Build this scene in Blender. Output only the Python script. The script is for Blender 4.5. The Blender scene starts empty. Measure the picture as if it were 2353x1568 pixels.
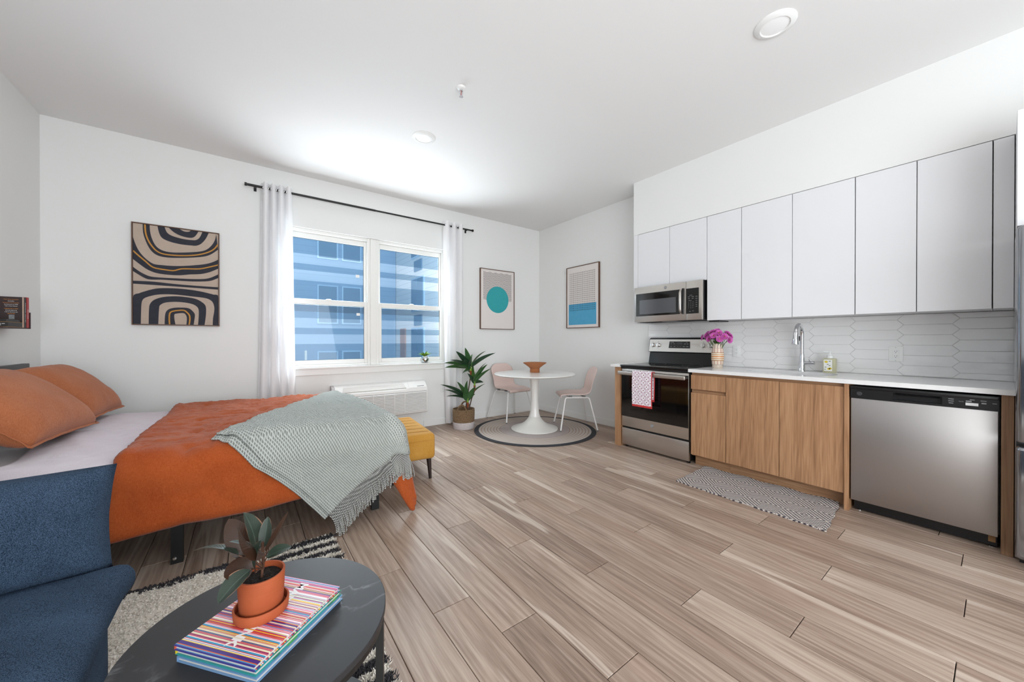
import bpy, bmesh, math, random
from math import sin, cos, pi, radians as R, sqrt, atan2, hypot, floor, exp
from mathutils import Vector as V, Matrix, noise

S = bpy.context.scene
D = bpy.data
COL = S.collection
random.seed(7)

# ------------------------------------------------------------------ camera
cam_d = D.cameras.new('camera')
cam = D.objects.new('camera', cam_d)
COL.objects.link(cam)
cam.location = (0, 0, 1.19)
cam.rotation_euler = (R(90 - 0.2), 0, R(-36.45))
cam_d.sensor_fit = 'HORIZONTAL'
cam_d.sensor_width = 36
cam_d.lens = 36 * 831 / 2353
cam_d.clip_start = 0.05
cam_d.clip_end = 200
S.camera = cam

# ------------------------------------------------------------------ world, sun, area lights, exposure
S.view_settings.view_transform = 'Standard'
S.view_settings.look = 'None'
S.view_settings.gamma = 1
S.view_settings.use_curve_mapping = False
S.view_settings.exposure = 0.0

w = D.worlds.new('world')
S.world = w
w.use_nodes = True
w.node_tree.nodes['Background'].inputs[0].default_value = (0.90, 0.95, 1.0, 1)
w.node_tree.nodes['Background'].inputs[1].default_value = 1.3


def aim(o, target):
    o.rotation_euler = (V(target) - V(o.location)).to_track_quat('-Z', 'Y').to_euler()


def light(name, kind, loc, target, energy, color=(1, 1, 1), size=(1, 1), angle=0.5):
    ld = D.lights.new(name, kind)
    o = D.objects.new(name, ld)
    COL.objects.link(o)
    o.location = loc
    aim(o, target)
    ld.energy = energy
    ld.color = color
    if kind == 'AREA':
        ld.shape = 'RECTANGLE'
        ld.size, ld.size_y = size
    if kind == 'SUN':
        ld.angle = R(angle)
    return o


light('sun', 'SUN', (6, 12, 14), (6 - 0.50, 12 - 0.27, 14 - 0.86), 7.0, (1.0, 0.96, 0.88))
# sky above the opposite roof, seen by the room through its window
light('window_skylight', 'AREA', (1.3, 6.2, 3.7), (1.6, 2.2, 0.5), 600, (1.0, 0.95, 0.91), (3.2, 2.4))
# sunlit courtyard paving below the window, bouncing up to the ceiling
cb = light('courtyard_bounce', 'AREA', (1.3, 6.7, -0.6), (1.3, 5.2, 3.0), 1050, (1.0, 0.93, 0.88), (5.0, 3.4))
cb.rotation_euler = (R(202), 0, 0)
# added fill lamp, unseen behind the camera, before an invented wall opening
light('rear_fill', 'AREA', (0.5, -2.15, 1.30), (1.35, 1.6, 2.75), 150, (0.91, 0.96, 1.0), (3.4, 2.2))

# ------------------------------------------------------------------ helpers


def c3(r, g, b):
    f = lambda u: (u / 255 / 12.92) if u / 255 <= 0.04045 else ((u / 255 + 0.055) / 1.055) ** 2.4
    return (f(r), f(g), f(b), 1)


ORG = {}


def thing(name, label, cat, loc=(0, 0, 0), rz=0, group=None, local=False):
    o = D.objects.new(name, None)
    COL.objects.link(o)
    o.empty_display_size = 0.1
    o.location = loc
    o.rotation_euler = (0, 0, rz)
    ORG[o.name] = V((0, 0, 0)) if local else V(loc)
    tag(o, label, cat, group)
    return o


def tag(o, label=None, cat=None, group=None, kind=None):
    if label:
        o['label'] = label
    if cat:
        o['category'] = cat
    if group:
        o['group'] = group
    if kind:
        o['kind'] = kind
    return o


class MB:
    def __init__(s):
        s.v = []
        s.f = []
        s.mi = []
        s.uv = {}
        s.cur = 0

    def face(s, idx):
        s.f.append(tuple(idx))
        s.mi.append(s.cur)

    def box(s, x0, x1, y0, y1, z0, z1):
        b = len(s.v)
        s.v += [(x0, y0, z0), (x1, y0, z0), (x1, y1, z0), (x0, y1, z0), (x0, y0, z1), (x1, y0, z1), (x1, y1, z1), (x0, y1, z1)]
        for q in ((0, 3, 2, 1), (4, 5, 6, 7), (0, 1, 5, 4), (1, 2, 6, 5), (2, 3, 7, 6), (3, 0, 4, 7)):
            s.face([b + i for i in q])
        return s

    def prism(s, poly, axis, a0, a1):
        b = len(s.v)
        n = len(poly)
        for a in (a0, a1):
            for p, q in poly:
                s.v.append({'x': (a, p, q), 'y': (p, a, q), 'z': (p, q, a)}[axis])
        s.face([b + i for i in range(n)][::-1])
        s.face([b + n + i for i in range(n)])
        for i in range(n):
            j = (i + 1) % n
            s.face([b + i, b + j, b + n + j, b + n + i])
        return s

    def lathe(s, prof, c=(0, 0, 0), n=32, caps=(True, True), a0=0.0):
        b = len(s.v)
        m = len(prof)
        for i in range(n):
            a = a0 + 2 * pi * i / n
            for r, z in prof:
                s.v.append((c[0] + r * cos(a), c[1] + r * sin(a), c[2] + z))
        for i in range(n):
            j = (i + 1) % n
            for k in range(m - 1):
                s.face([b + i * m + k, b + j * m + k, b + j * m + k + 1, b + i * m + k + 1])
        if caps[0] and prof[0][0] > 1e-6:
            s.face([b + i * m for i in range(n)][::-1])
        if caps[1] and prof[-1][0] > 1e-6:
            s.face([b + i * m + m - 1 for i in range(n)])
        return s

    def tube(s, pts, r, n=8, caps=True, closed=False):
        pts = [V(p) for p in pts]
        m = len(pts)
        b = len(s.v)
        T = []
        for i in range(m):
            if closed:
                t = pts[(i + 1) % m] - pts[i - 1]
            else:
                t = pts[min(i + 1, m - 1)] - pts[max(i - 1, 0)]
            T.append(t.normalized() if t.length > 1e-9 else V((0, 0, 1)))
        up = V((0, 0, 1)) if abs(T[0].z) < 0.9 else V((1, 0, 0))
        N = (up - T[0] * up.dot(T[0])).normalized()
        for i in range(m):
            N = (N - T[i] * N.dot(T[i]))
            N = N.normalized() if N.length > 1e-6 else V((1, 0, 0))
            B = T[i].cross(N)
            rr = r(i / (m - 1)) if callable(r) else r
            for k in range(n):
                a = 2 * pi * k / n
                s.v.append(tuple(pts[i] + (N * cos(a) + B * sin(a)) * rr))
        for i in range(m if closed else m - 1):
            j = (i + 1) % m
            for k in range(n):
                l = (k + 1) % n
                s.face([b + i * n + k, b + i * n + l, b + j * n + l, b + j * n + k])
        if caps and not closed:
            s.face([b + k for k in range(n)][::-1])
            s.face([b + (m - 1) * n + k for k in range(n)])
        return s

    def grid(s, fn, nu, nv, uv=None, wrap=False):
        b = len(s.v)
        for i in range(nu + 1):
            for j in range(nv + 1):
                u, v = i / nu, j / nv
                s.v.append(tuple(fn(u, v)))
                if uv:
                    s.uv[len(s.v) - 1] = uv(u, v)
        for i in range(nu):
            for j in range(nv):
                a = b + i * (nv + 1) + j
                s.face([a, a + nv + 1, a + nv + 2, a + 1])
        return s

    def disc(s, c, r, n=32, nrm='z', r2=None):
        b = len(s.v)
        for i in range(n):
            a = 2 * pi * i / n
            p, q = r * cos(a), (r2 or r) * sin(a)
            s.v.append({'z': (c[0] + p, c[1] + q, c[2]), 'y': (c[0] + p, c[1], c[2] + q), 'x': (c[0], c[1] + p, c[2] + q)}[nrm])
        s.face([b + i for i in range(n)])
        return s

    def xf(s, M, start=0):
        for i in range(start, len(s.v)):
            s.v[i] = tuple(M @ V(s.v[i]))
        return s

    def build(s, name, mat, parent=None, smooth=None, bevel=None, solid=None, sub=0, label=None, cat=None, group=None, kind=None, org=None, recalc=True):
        me = D.meshes.new(name)
        off = V((0, 0, 0))
        if parent is not None:
            off = ORG.get(parent.name, V((0, 0, 0)))
        elif org is not None:
            off = V(org)
        vs = [(x - off.x, y - off.y, z - off.z) for x, y, z in s.v]
        me.from_pydata(vs, [], s.f)
        mats = mat if isinstance(mat, (list, tuple)) else [mat]
        for m in mats:
            me.materials.append(m)
        if len(mats) > 1:
            me.polygons.foreach_set('material_index', s.mi)
        if s.uv:
            ul = me.uv_layers.new(name='UVMap')
            for lp in me.loops:
                ul.data[lp.index].uv = s.uv.get(lp.vertex_index, (0, 0))
        if recalc or bevel or solid:
            bm = bmesh.new()
            bm.from_mesh(me)
            if recalc:
                bmesh.ops.recalc_face_normals(bm, faces=bm.faces)
            if solid:
                bmesh.ops.solidify(bm, geom=bm.faces[:], thickness=solid)
            if bevel:
                wd, sg = bevel if isinstance(bevel, tuple) else (bevel, 1)
                ed = [e for e in bm.edges if len(e.link_faces) == 2 and e.calc_face_angle(0) > 0.5]
                bmesh.ops.bevel(bm, geom=ed, offset=wd, segments=sg, profile=0.5, affect='EDGES', clamp_overlap=True)
            bm.to_mesh(me)
            bm.free()
        if smooth is not None:
            me.polygons.foreach_set('use_smooth', [True] * len(me.polygons))
            if smooth < 180:
                me.set_sharp_from_angle(angle=R(smooth))
        me.update()
        o = D.objects.new(name, me)
        COL.objects.link(o)
        if parent is not None:
            o.parent = parent
            ORG[o.name] = off
        else:
            o.location = off
            ORG[o.name] = off
        if sub:
            md = o.modifiers.new('subdivision', 'SUBSURF')
            md.levels = md.render_levels = sub
        tag(o, label, cat, group, kind)
        return o


def box(name, mat, parent, x0, x1, y0, y1, z0, z1, bevel=None, **k):
    if bevel and 'smooth' not in k:
        k['smooth'] = 40
    return MB().box(min(x0, x1), max(x0, x1), min(y0, y1), max(y0, y1), min(z0, z1), max(z0, z1)).build(name, mat, parent, bevel=bevel, **k)


def text(s, size, mat, parent, origin, xd, yd, name='lettering', align='CENTER', sx=1.0, **k):
    cu = D.curves.new(name, 'FONT')
    cu.body = s
    cu.size = size
    cu.align_x = align
    cu.align_y = 'CENTER'
    cu.resolution_u = 2
    cu.offset = k.pop('bold', 0.0)
    t = D.objects.new(name, cu)
    COL.objects.link(t)
    dg = bpy.context.evaluated_depsgraph_get()
    me = D.meshes.new_from_object(t.evaluated_get(dg))
    D.objects.remove(t)
    D.curves.remove(cu)
    xd, yd = V(xd).normalized(), V(yd).normalized()
    mb = MB()
    o = V(origin)
    mb.v = [tuple(o + xd * (p.co.x * sx) + yd * p.co.y) for p in me.vertices]
    for p in me.polygons:
        mb.face(p.vertices[:])
    D.meshes.remove(me)
    return mb.build(name, mat, parent, recalc=False, **k)


def marks(s, size, mat, parent, origin, xd, yd, name='fine_print', sx=1.0):
    """print too small to read in the photograph: one bar per word"""
    xd, yd, o = V(xd).normalized(), V(yd).normalized(), V(origin)
    tot = len(s) * size * 0.5 * sx
    mb = MB()
    x = -tot / 2
    for wd in s.split(' '):
        l = len(wd) * size * 0.5 * sx
        b = len(mb.v)
        for a, c in ((x, -1), (x + l, -1), (x + l, 1), (x, 1)):
            mb.v.append(tuple(o + xd * a + yd * (c * size * 0.26)))
        mb.face((b, b + 1, b + 2, b + 3))
        x += l + size * 0.5 * sx
    return mb.build(name, mat, parent, recalc=False)


def softbox(lo, hi, r, n=(10, 10, 6), amp=0.0, sc=3.0, seed=0, bulge=0.0, corner=0.0):
    """rounded cushion-like box as an MB with evenly spaced faces"""
    mb = MB()
    lo, hi = V(lo), V(hi)
    c = (lo + hi) / 2
    h = (hi - lo) / 2
    idx = {}

    def pt(i, j, k):
        key = (i, j, k)
        if key in idx:
            return idx[key]
        u = V((2 * i / n[0] - 1, 2 * j / n[1] - 1, 2 * k / n[2] - 1))
        p = V((u.x * h.x, u.y * h.y, u.z * h.z))
        q = V([max(-(h[a] - r), min(h[a] - r, p[a])) for a in range(3)])
        d = p - q
        if d.length > 1e-9:
            # keep soft corners
            d = d.normalized() * r * (1 + corner * max(0, (abs(u.x) * abs(u.y)) - 0.5))
        p = q + d
        if bulge:
            for a in range(3):
                o = [x for x in range(3) if x != a]
                f = (1 - u[o[0]] ** 4) * (1 - u[o[1]] ** 4)
                p[a] += bulge * u[a] * f * (1 if abs(u[a]) > 0.98 else abs(u[a]))
        if amp:
            nz = noise.noise_vector((c + p) * sc + V((seed, seed * 1.7, 0)))
            p += nz * amp
        mb.v.append(tuple(c + p))
        idx[key] = len(mb.v) - 1
        return idx[key]

    a, b, e = n
    for i in range(a):
        for j in range(b):
            mb.face([pt(i, j, 0), pt(i, j + 1, 0), pt(i + 1, j + 1, 0), pt(i + 1, j, 0)])
            mb.face([pt(i, j, e), pt(i + 1, j, e), pt(i + 1, j + 1, e), pt(i, j + 1, e)])
    for i in range(a):
        for k in range(e):
            mb.face([pt(i, 0, k), pt(i + 1, 0, k), pt(i + 1, 0, k + 1), pt(i, 0, k + 1)])
            mb.face([pt(i, b, k), pt(i, b, k + 1), pt(i + 1, b, k + 1), pt(i + 1, b, k)])
    for j in range(b):
        for k in range(e):
            mb.face([pt(0, j, k), pt(0, j, k + 1), pt(0, j + 1, k + 1), pt(0, j + 1, k)])
            mb.face([pt(a, j, k), pt(a, j + 1, k), pt(a, j + 1, k + 1), pt(a, j, k + 1)])
    return mb


# ------------------------------------------------------------------ materials


class G:
    def __init__(s, name):
        s.m = D.materials.new(name)
        s.m.use_nodes = True
        s.nt = s.m.node_tree
        s.b = s.nt.nodes['Principled BSDF']

    def n(s, t, p=None, **ins):
        nd = s.nt.nodes.new('ShaderNode' + t)
        for k, v in (p or {}).items():
            setattr(nd, k, v)
        for k, v in ins.items():
            s.put(nd, int(k[1:]) if k[0] == '_' and k[1:].isdigit() else k.replace('_', ' '), v)
        return nd

    def put(s, nd, k, v):
        sk = nd.inputs[k]
        if isinstance(v, bpy.types.NodeSocket):
            s.nt.links.new(v, sk)
        elif isinstance(v, bpy.types.Node):
            s.nt.links.new(v.outputs[0], sk)
        else:
            sk.default_value = v

    def math(s, op, a, b=0.0, c=0.0):
        return s.n('Math', {'operation': op}, _0=a, _1=b, _2=c).outputs[0]

    def mix(s, f, a, b, mode='MIX'):
        nd = s.n('Mix', {'data_type': 'RGBA', 'blend_type': mode})
        s.put(nd, 0, f)
        s.put(nd, 6, a)
        s.put(nd, 7, b)
        return nd.outputs[2]

    def ramp(s, f, stops, interp='LINEAR'):
        nd = s.n('ValToRGB')
        cr = nd.color_ramp
        cr.interpolation = interp
        while len(cr.elements) < len(stops):
            cr.elements.new(0.5)
        for e, (p, cc) in zip(cr.elements, stops):
            e.position = p
            e.color = cc if len(cc) == 4 else (*cc, 1)
        s.put(nd, 0, f)
        return nd.outputs[0]

    def coord(s, out='Object', scale=(1, 1, 1), loc=(0, 0, 0), rot=(0, 0, 0)):
        tc = s.n('TexCoord')
        mp = s.n('Mapping')
        s.put(mp, 0, tc.outputs[out])
        mp.inputs[1].default_value = loc
        mp.inputs[2].default_value = rot
        mp.inputs[3].default_value = scale
        return mp.outputs[0]

    def noise(s, vec, scale=5, detail=3, rough=0.5, dist=0.0):
        nd = s.n('TexNoise')
        s.put(nd, 'Vector', vec)
        nd.inputs['Scale'].default_value = scale
        nd.inputs['Detail'].default_value = detail
        nd.inputs['Roughness'].default_value = rough
        nd.inputs['Distortion'].default_value = dist
        return nd.outputs[0]

    def bump(s, h, strength=0.3, dist=0.01, normal=None):
        nd = s.n('Bump')
        nd.inputs['Strength'].default_value = strength
        nd.inputs['Distance'].default_value = dist
        s.put(nd, 'Height', h)
        if normal is not None:
            s.put(nd, 'Normal', normal)
        return nd.outputs[0]

    def set(s, **k):
        for a, v in k.items():
            s.put(s.b, {'col': 'Base Color', 'rough': 'Roughness', 'metal': 'Metallic', 'nrm': 'Normal', 'spec': 'Specular IOR Level', 'ior': 'IOR', 'trans': 'Transmission Weight', 'coat': 'Coat Weight', 'sheen': 'Sheen Weight', 'sub': 'Subsurface Weight', 'em': 'Emission Color', 'ems': 'Emission Strength', 'alpha': 'Alpha', 'aniso': 'Anisotropic'}[a], v)
        return s.m


def plain(name, col, rough=0.5, metal=0.0, bump=None, var=None, **k):
    g = G(name)
    co = g.coord()
    base = col
    if var:
        base = g.mix(g.noise(co, var[1], 4), col, var[0])
    g.set(col=base, rough=rough, metal=metal, **k)
    if bump:
        g.set(nrm=g.bump(g.noise(co, bump[0], 3), bump[1], bump[2] if len(bump) > 2 else 0.005))
    return g.m


def fabric(name, col, col2, thread=900, strength=0.25, wr=None, rough=0.9, mott=6.0, sheen=0.12):
    """woven cloth: two tone threads, soft mottling, optional wrinkles"""
    g = G(name)
    co = g.coord()
    a = g.noise(g.coord(scale=(1, 0.12, 0.12)), thread, 1)
    b = g.noise(g.coord(scale=(0.12, 1, 1)), thread, 1)
    t = g.math('MULTIPLY', g.math('ADD', a, b), 0.5)
    k = g.math('ADD', g.math('MULTIPLY', t, 0.75), g.math('MULTIPLY', g.noise(co, mott, 3), 0.25))
    f = g.ramp(k, [(0.38, (0, 0, 0)), (0.62, (1, 1, 1))])
    g.set(col=g.mix(f, col, col2), rough=rough, sheen=sheen, spec=0.15)
    nn = g.bump(t, strength, 0.002)
    if wr:
        nn = g.bump(g.noise(co, wr[0], 4, 0.55, wr[2] if len(wr) > 2 else 0.6), wr[1], 0.02, nn)
    g.set(nrm=nn)
    return g.m


def steel(name, axis=1, tone=(188, 183, 178), rough=0.3):
    g = G(name)
    g.set(col=c3(*tone), metal=1.0, rough=rough, aniso=0.4)
    return g.m


WHITE = plain('wall_paint', c3(236, 236, 234), 0.75, bump=(260, 0.05, 0.001))
CEIL = plain('ceiling_paint', c3(237, 236, 235), 0.85)
TRIM = plain('trim_paint', c3(240, 240, 238), 0.42)
VINYL = plain('window_vinyl', c3(243, 242, 238), 0.38)
CABW = plain('cabinet_white', c3(232, 232, 234), 0.42)
GAPSHADE = plain('gap_shade', c3(70, 68, 66), 0.7)  # dark colour standing in for the shade inside door gaps
BLACK = plain('black_plastic', c3(16, 16, 18), 0.35)
BLACKM = plain('black_metal', c3(14, 14, 15), 0.42, bump=(300, 0.05, 0.001))
GLOSSB = plain('black_glass', c3(7, 7, 8), 0.06, spec=0.6)
ENAMEL = plain('black_enamel', c3(10, 10, 11), 0.16)
STEELY = steel('brushed_steel', 1, (200, 194, 187), 0.36)
STEELD = steel('brushed_steel_door', 1, (180, 176, 174), 0.40)
CHROME = plain('chrome', c3(225, 226, 228), 0.06, 1.0)
DKGREY = plain('dark_grey', c3(52, 52, 55), 0.5)
GREY = plain('grey_print', c3(150, 150, 152), 0.6)
PRINTW = plain('white_print', c3(225, 225, 225), 0.6)
WPLAS = plain('white_plastic', c3(238, 238, 236), 0.35)
SLOT = plain('slot_dark', c3(45, 44, 48), 0.6)
QUARTZ = plain('quartz', c3(238, 237, 236), 0.16, var=(c3(226, 225, 224), 30))


def plank_mat():
    g = G('oak_plank')
    tc = g.n('TexCoord')
    oi = g.n('ObjectInfo')
    rnd = oi.outputs['Random']
    off = g.n('CombineXYZ', X=g.math('MULTIPLY', rnd, 37.0), Y=g.math('MULTIPLY', rnd, 91.0), Z=g.math('MULTIPLY', rnd, 13.0)).outputs[0]
    vec = g.n('VectorMath', {'operation': 'ADD'}, _0=tc.outputs['Object'], _1=off).outputs[0]

    def mp(sc):
        m = g.n('Mapping')
        g.put(m, 0, vec)
        m.inputs[3].default_value = sc
        return m.outputs[0]
    fine = g.noise(mp((150, 5, 1)), 1.0, 3, 0.6, 0.3)
    mid = g.noise(mp((26, 1.3, 1)), 1.0, 4, 0.55, 1.2)
    big = g.noise(mp((5, 0.8, 1)), 1.0, 2, 0.5, 0.4)
    # cathedral rings
    wv = g.n('TexWave', {'wave_type': 'BANDS', 'bands_direction': 'X'})
    g.put(wv, 'Vector', mp((1, 0.12, 1)))
    wv.inputs['Scale'].default_value = 9.0
    wv.inputs['Distortion'].default_value = 9.0
    wv.inputs['Detail'].default_value = 2.0
    wv.inputs['Detail Scale'].default_value = 1.4
    k = g.math('ADD', g.math('MULTIPLY', mid, 0.40), g.math('ADD', g.math('MULTIPLY', fine, 0.36), g.math('MULTIPLY', wv.outputs[1], 0.09)))
    k = g.math('ADD', k, g.math('MULTIPLY', g.math('SUBTRACT', rnd, 0.5), 0.15))
    k = g.math('ADD', k, g.math('MULTIPLY', g.math('SUBTRACT', big, 0.5), 0.24))
    col = g.ramp(k, [(0.20, c3(118, 98, 85)), (0.36, c3(150, 128, 113)), (0.50, c3(175, 154, 138)), (0.66, c3(193, 175, 160))])
    # pale sapwood streaks along one side of some planks
    sx = g.noise(mp((9, 0.55, 1)), 1.0, 2, 0.5, 0.3)
    st = g.ramp(sx, [(0.63, (0, 0, 0)), (0.655, (1, 1, 1)), (0.69, (1, 1, 1)), (0.73, (0.1, 0.1, 0.1))])
    col = g.mix(g.math('MULTIPLY', st, 0.55), col, c3(214, 198, 183))
    # reddish heart tone
    hr = g.ramp(g.noise(mp((7, 0.7, 1)), 1.3, 2), [(0.55, (0, 0, 0)), (0.75, (1, 1, 1))])
    col = g.mix(g.math('MULTIPLY', hr, 0.35), col, c3(158, 126, 106))
    g.set(col=col, rough=g.math('ADD', 0.34, g.math('MULTIPLY', fine, 0.16)), nrm=g.bump(fine, 0.10, 0.001), spec=0.4)
    return g.m


def cab_wood(name, axis, dark=1.0):
    g = G(name)
    sc = [40, 40, 40]
    sc[axis] = 1.0
    s2 = [9, 9, 9]
    s2[axis] = 0.5
    s3 = [190, 190, 190]
    s3[axis] = 5
    a = g.noise(g.coord(scale=tuple(sc)), 1.0, 4, 0.55, 0.9)
    b = g.noise(g.coord(scale=tuple(s2)), 1.0, 3, 0.5, 0.8)
    f = g.noise(g.coord(scale=tuple(s3)), 1.0, 2)
    s4 = [1.0, 1.0, 1.0]
    s4[axis] = 0.09
    wv = g.n('TexWave', {'wave_type': 'BANDS', 'bands_direction': 'DIAGONAL'})
    g.put(wv, 'Vector', g.coord(scale=tuple(s4)))
    wv.inputs['Scale'].default_value = 16.0
    wv.inputs['Distortion'].default_value = 10.0
    wv.inputs['Detail'].default_value = 2.0
    wv.inputs['Detail Scale'].default_value = 1.0
    k = g.math('ADD', g.math('MULTIPLY', a, 0.34), g.math('ADD', g.math('MULTIPLY', b, 0.24), g.math('MULTIPLY', f, 0.36)))
    k = g.math('ADD', k, g.math('MULTIPLY', wv.outputs[1], 0.06))
    d = dark
    col = g.ramp(k, [(0.34, c3(132 * d, 94 * d, 64 * d)), (0.46, c3(160 * d, 118 * d, 84 * d)), (0.56, c3(176 * d, 134 * d, 98 * d)), (0.70, c3(190 * d, 150 * d, 114 * d))])
    g.set(col=col, rough=0.48, nrm=g.bump(f, 0.12, 0.001))
    return g.m


PLANK = plank_mat()
WOODV = cab_wood('cabinet_wood_vertical', 2)
WOODH = cab_wood('cabinet_wood_horizontal', 1, 0.92)
WOODD = cab_wood('cabinet_wood_dark_vertical', 2, 0.80)


def tile_mat():
    g = G('glazed_tile')
    oi = g.n('ObjectInfo')
    tc = g.n('TexCoord')
    off = g.n('CombineXYZ', X=0.0, Y=g.math('MULTIPLY', oi.outputs['Random'], 50.0), Z=g.math('MULTIPLY', oi.outputs['Random'], 23.0)).outputs[0]
    vec = g.n('VectorMath', {'operation': 'ADD'}, _0=tc.outputs['Object'], _1=off).outputs[0]
    h = g.noise(vec, 16, 1, 0.4)
    g.set(col=c3(238, 237, 236), rough=0.08, nrm=g.bump(h, 0.35, 0.012))
    return g.m


TILE = tile_mat()
GROUT = plain('grout', c3(218, 216, 214), 0.9)
# ------------------------------------------------------------------ the room shell
XL, XR, YF, YB, ZC = -1.35, 4.04, 4.69, -2.2, 3.04
WX0, WX1, WZ0, WZ1 = 0.33, 2.29, 0.875, 2.459      # window opening


def struct(name, mb, mat, parent=None, **k):
    o = mb.build(name, mat, parent, **k)
    if parent is None:
        o['kind'] = 'structure'
    return o


SUBF = plain('floor_joint', c3(44, 36, 31), 0.9)
fl = struct('floor', MB().box(XL - 0.15, XR + 0.15, YB - 0.15, YF + 0.2, -0.12, -0.009), SUBF)
# planks, each one laid as its own board
PW, PL = 0.1825, 1.25
pm = MB()
hx, hy, g_, bv = PW / 2 - 0.0015, PL / 2 - 0.0015, 0.0, 0.0016
for z, i in ((-0.009, 0.0), (-0.0014, 0.0), (0.0, bv)):
    pm.v += [(-hx + i, -hy + i, z), (hx - i, -hy + i, z), (hx - i, hy - i, z), (-hx + i, hy - i, z)]
for lv in (0, 4):
    for k in range(4):
        pm.face([lv + k, lv + (k + 1) % 4, lv + 4 + (k + 1) % 4, lv + 4 + k])
pm.face([8, 9, 10, 11])
plank0 = None
PH = {0: 0.605, 1: 0.213, 2: 1.203, 3: 0.818, 4: 0.419, 5: 0.0, 6: 0.85, 7: 0.5, 8: 0.096, 9: 0.93, 10: 0.528, 11: 0.093, 12: 0.93, 13: 0.58, 14: 0.123}
x0r = 0.472
row = int(floor((XL - x0r) / PW))
ph = 0.3
while True:
    xa, xb = x0r + row * PW, x0r + (row + 1) * PW
    if xa >= XR:
        break
    phase = PH.get(row, (0.605 - 0.41 * row + 0.07 * sin(row * 5)) % PL)
    y = phase - PL * 4
    xa_, xb_ = max(xa, XL), min(xb, XR)
    while y < YF:
        ya, yb = max(y, YB), min(y + PL, YF)
        if yb - ya > 0.01 and xb_ - xa_ > 0.005:
            if plank0 is None:
                p = plank0 = pm.build('plank', PLANK, fl)
            else:
                p = plank0.copy()
                COL.objects.link(p)
            p.location = ((xa_ + xb_) / 2, (ya + yb) / 2, 0)
            p.scale = ((xb_ - xa_) / PW, (yb - ya) / PL, 1)
        y += PL
    row += 1

struct('ceiling', MB().box(XL - 0.15, XR + 0.15, YB - 0.15, YF + 0.2, ZC, ZC + 0.12), CEIL)
struct('wall_left', MB().box(XL - 0.15, XL, YB - 0.15, YF + 0.2, -0.009, ZC), WHITE)
wr = struct('wall_right', MB().box(XR, XR + 0.15, YB - 0.15, YF + 0.2, -0.009, ZC), WHITE)
m = MB()
m.box(XL, WX0, YF, YF + 0.2, -0.009, ZC).box(WX1, XR, YF, YF + 0.2, -0.009, ZC)
m.box(WX0, WX1, YF, YF + 0.2, -0.009, WZ0 - 0.02).box(WX0, WX1, YF, YF + 0.2, WZ1, ZC)
struct('wall_far', m, WHITE)
m = MB()
m.box(XL, -0.6, YB - 0.15, YB, -0.009, ZC).box(3.0, XR, YB - 0.15, YB, -0.009, ZC)
m.box(-0.6, 3.0, YB - 0.15, YB, -0.009, 0.35).box(-0.6, 3.0, YB - 0.15, YB, 2.75, ZC)  # opening made up to go with the unseen rear fill lamp
struct('wall_back', m, WHITE)
# soffit over the upper cabinets
struct('wall_soffit', MB().box(3.708, XR, -1.2, 2.593, 2.421, ZC), WHITE)
# baseboards
BBH = 0.088


def bb(name, pts):
    struct(name, MB().box(*pts), TRIM, bevel=0.003, smooth=40)


bb('baseboard_far', (1.96, XR - 0.001, YF - 0.014, YF, 0.0, BBH))
bb('baseboard_far_left', (XL, 0.86, YF - 0.014, YF, 0.0, BBH))
bb('baseboard_right', (XR - 0.014, XR, 2.62, YF - 0.0145, 0.0, BBH))
bb('baseboard_left', (XL, XL + 0.014, YB, YF - 0.0145, 0.0, BBH))
# casing under the wall unit down to the floor
struct('trim_1', MB().box(0.86, 1.925, YF - 0.03, YF, 0.0, 0.30), WHITE, bevel=0.002)

# ------------------------------------------------------------------ windows
g = G('window_glass')
tc = g.n('TexCoord')
sep = g.n('SeparateXYZ', Vector=g.n('NewGeometry').outputs['Position'])
z = sep.outputs[2]


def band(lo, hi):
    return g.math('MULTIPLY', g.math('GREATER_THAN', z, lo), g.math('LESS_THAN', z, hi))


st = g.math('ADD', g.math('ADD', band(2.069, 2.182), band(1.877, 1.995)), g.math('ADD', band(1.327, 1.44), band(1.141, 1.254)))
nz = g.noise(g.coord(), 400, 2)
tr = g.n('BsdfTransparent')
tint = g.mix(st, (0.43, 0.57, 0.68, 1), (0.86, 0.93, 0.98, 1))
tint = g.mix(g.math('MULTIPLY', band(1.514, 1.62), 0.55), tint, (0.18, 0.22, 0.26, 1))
bf = g.n('NewGeometry').outputs['Backfacing']
g.put(tr, 0, g.mix(bf, tint, (1, 1, 1, 1)))
mx = tr
gl = g.n('BsdfGlossy')
gl.inputs['Roughness'].default_value = 0.02
gl.inputs[0].default_value = (0.9, 0.95, 1, 1)
fr = g.n('Fresnel')
fr.inputs[0].default_value = 1.35
m2 = g.n('MixShader')
g.put(m2, 0, g.math('MULTIPLY', fr.outputs[0], g.math('SUBTRACT', 1.0, bf)))
g.put(m2, 1, mx)
g.put(m2, 2, gl)
g.nt.links.new(m2.outputs[0], g.nt.nodes['Material Output'].inputs[0])
PANE = g.m
GASKET = plain('window_gasket', c3(60, 62, 60), 0.6)

YG = YF + 0.075
MULL0, MULL1 = 1.258, 1.352


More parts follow.
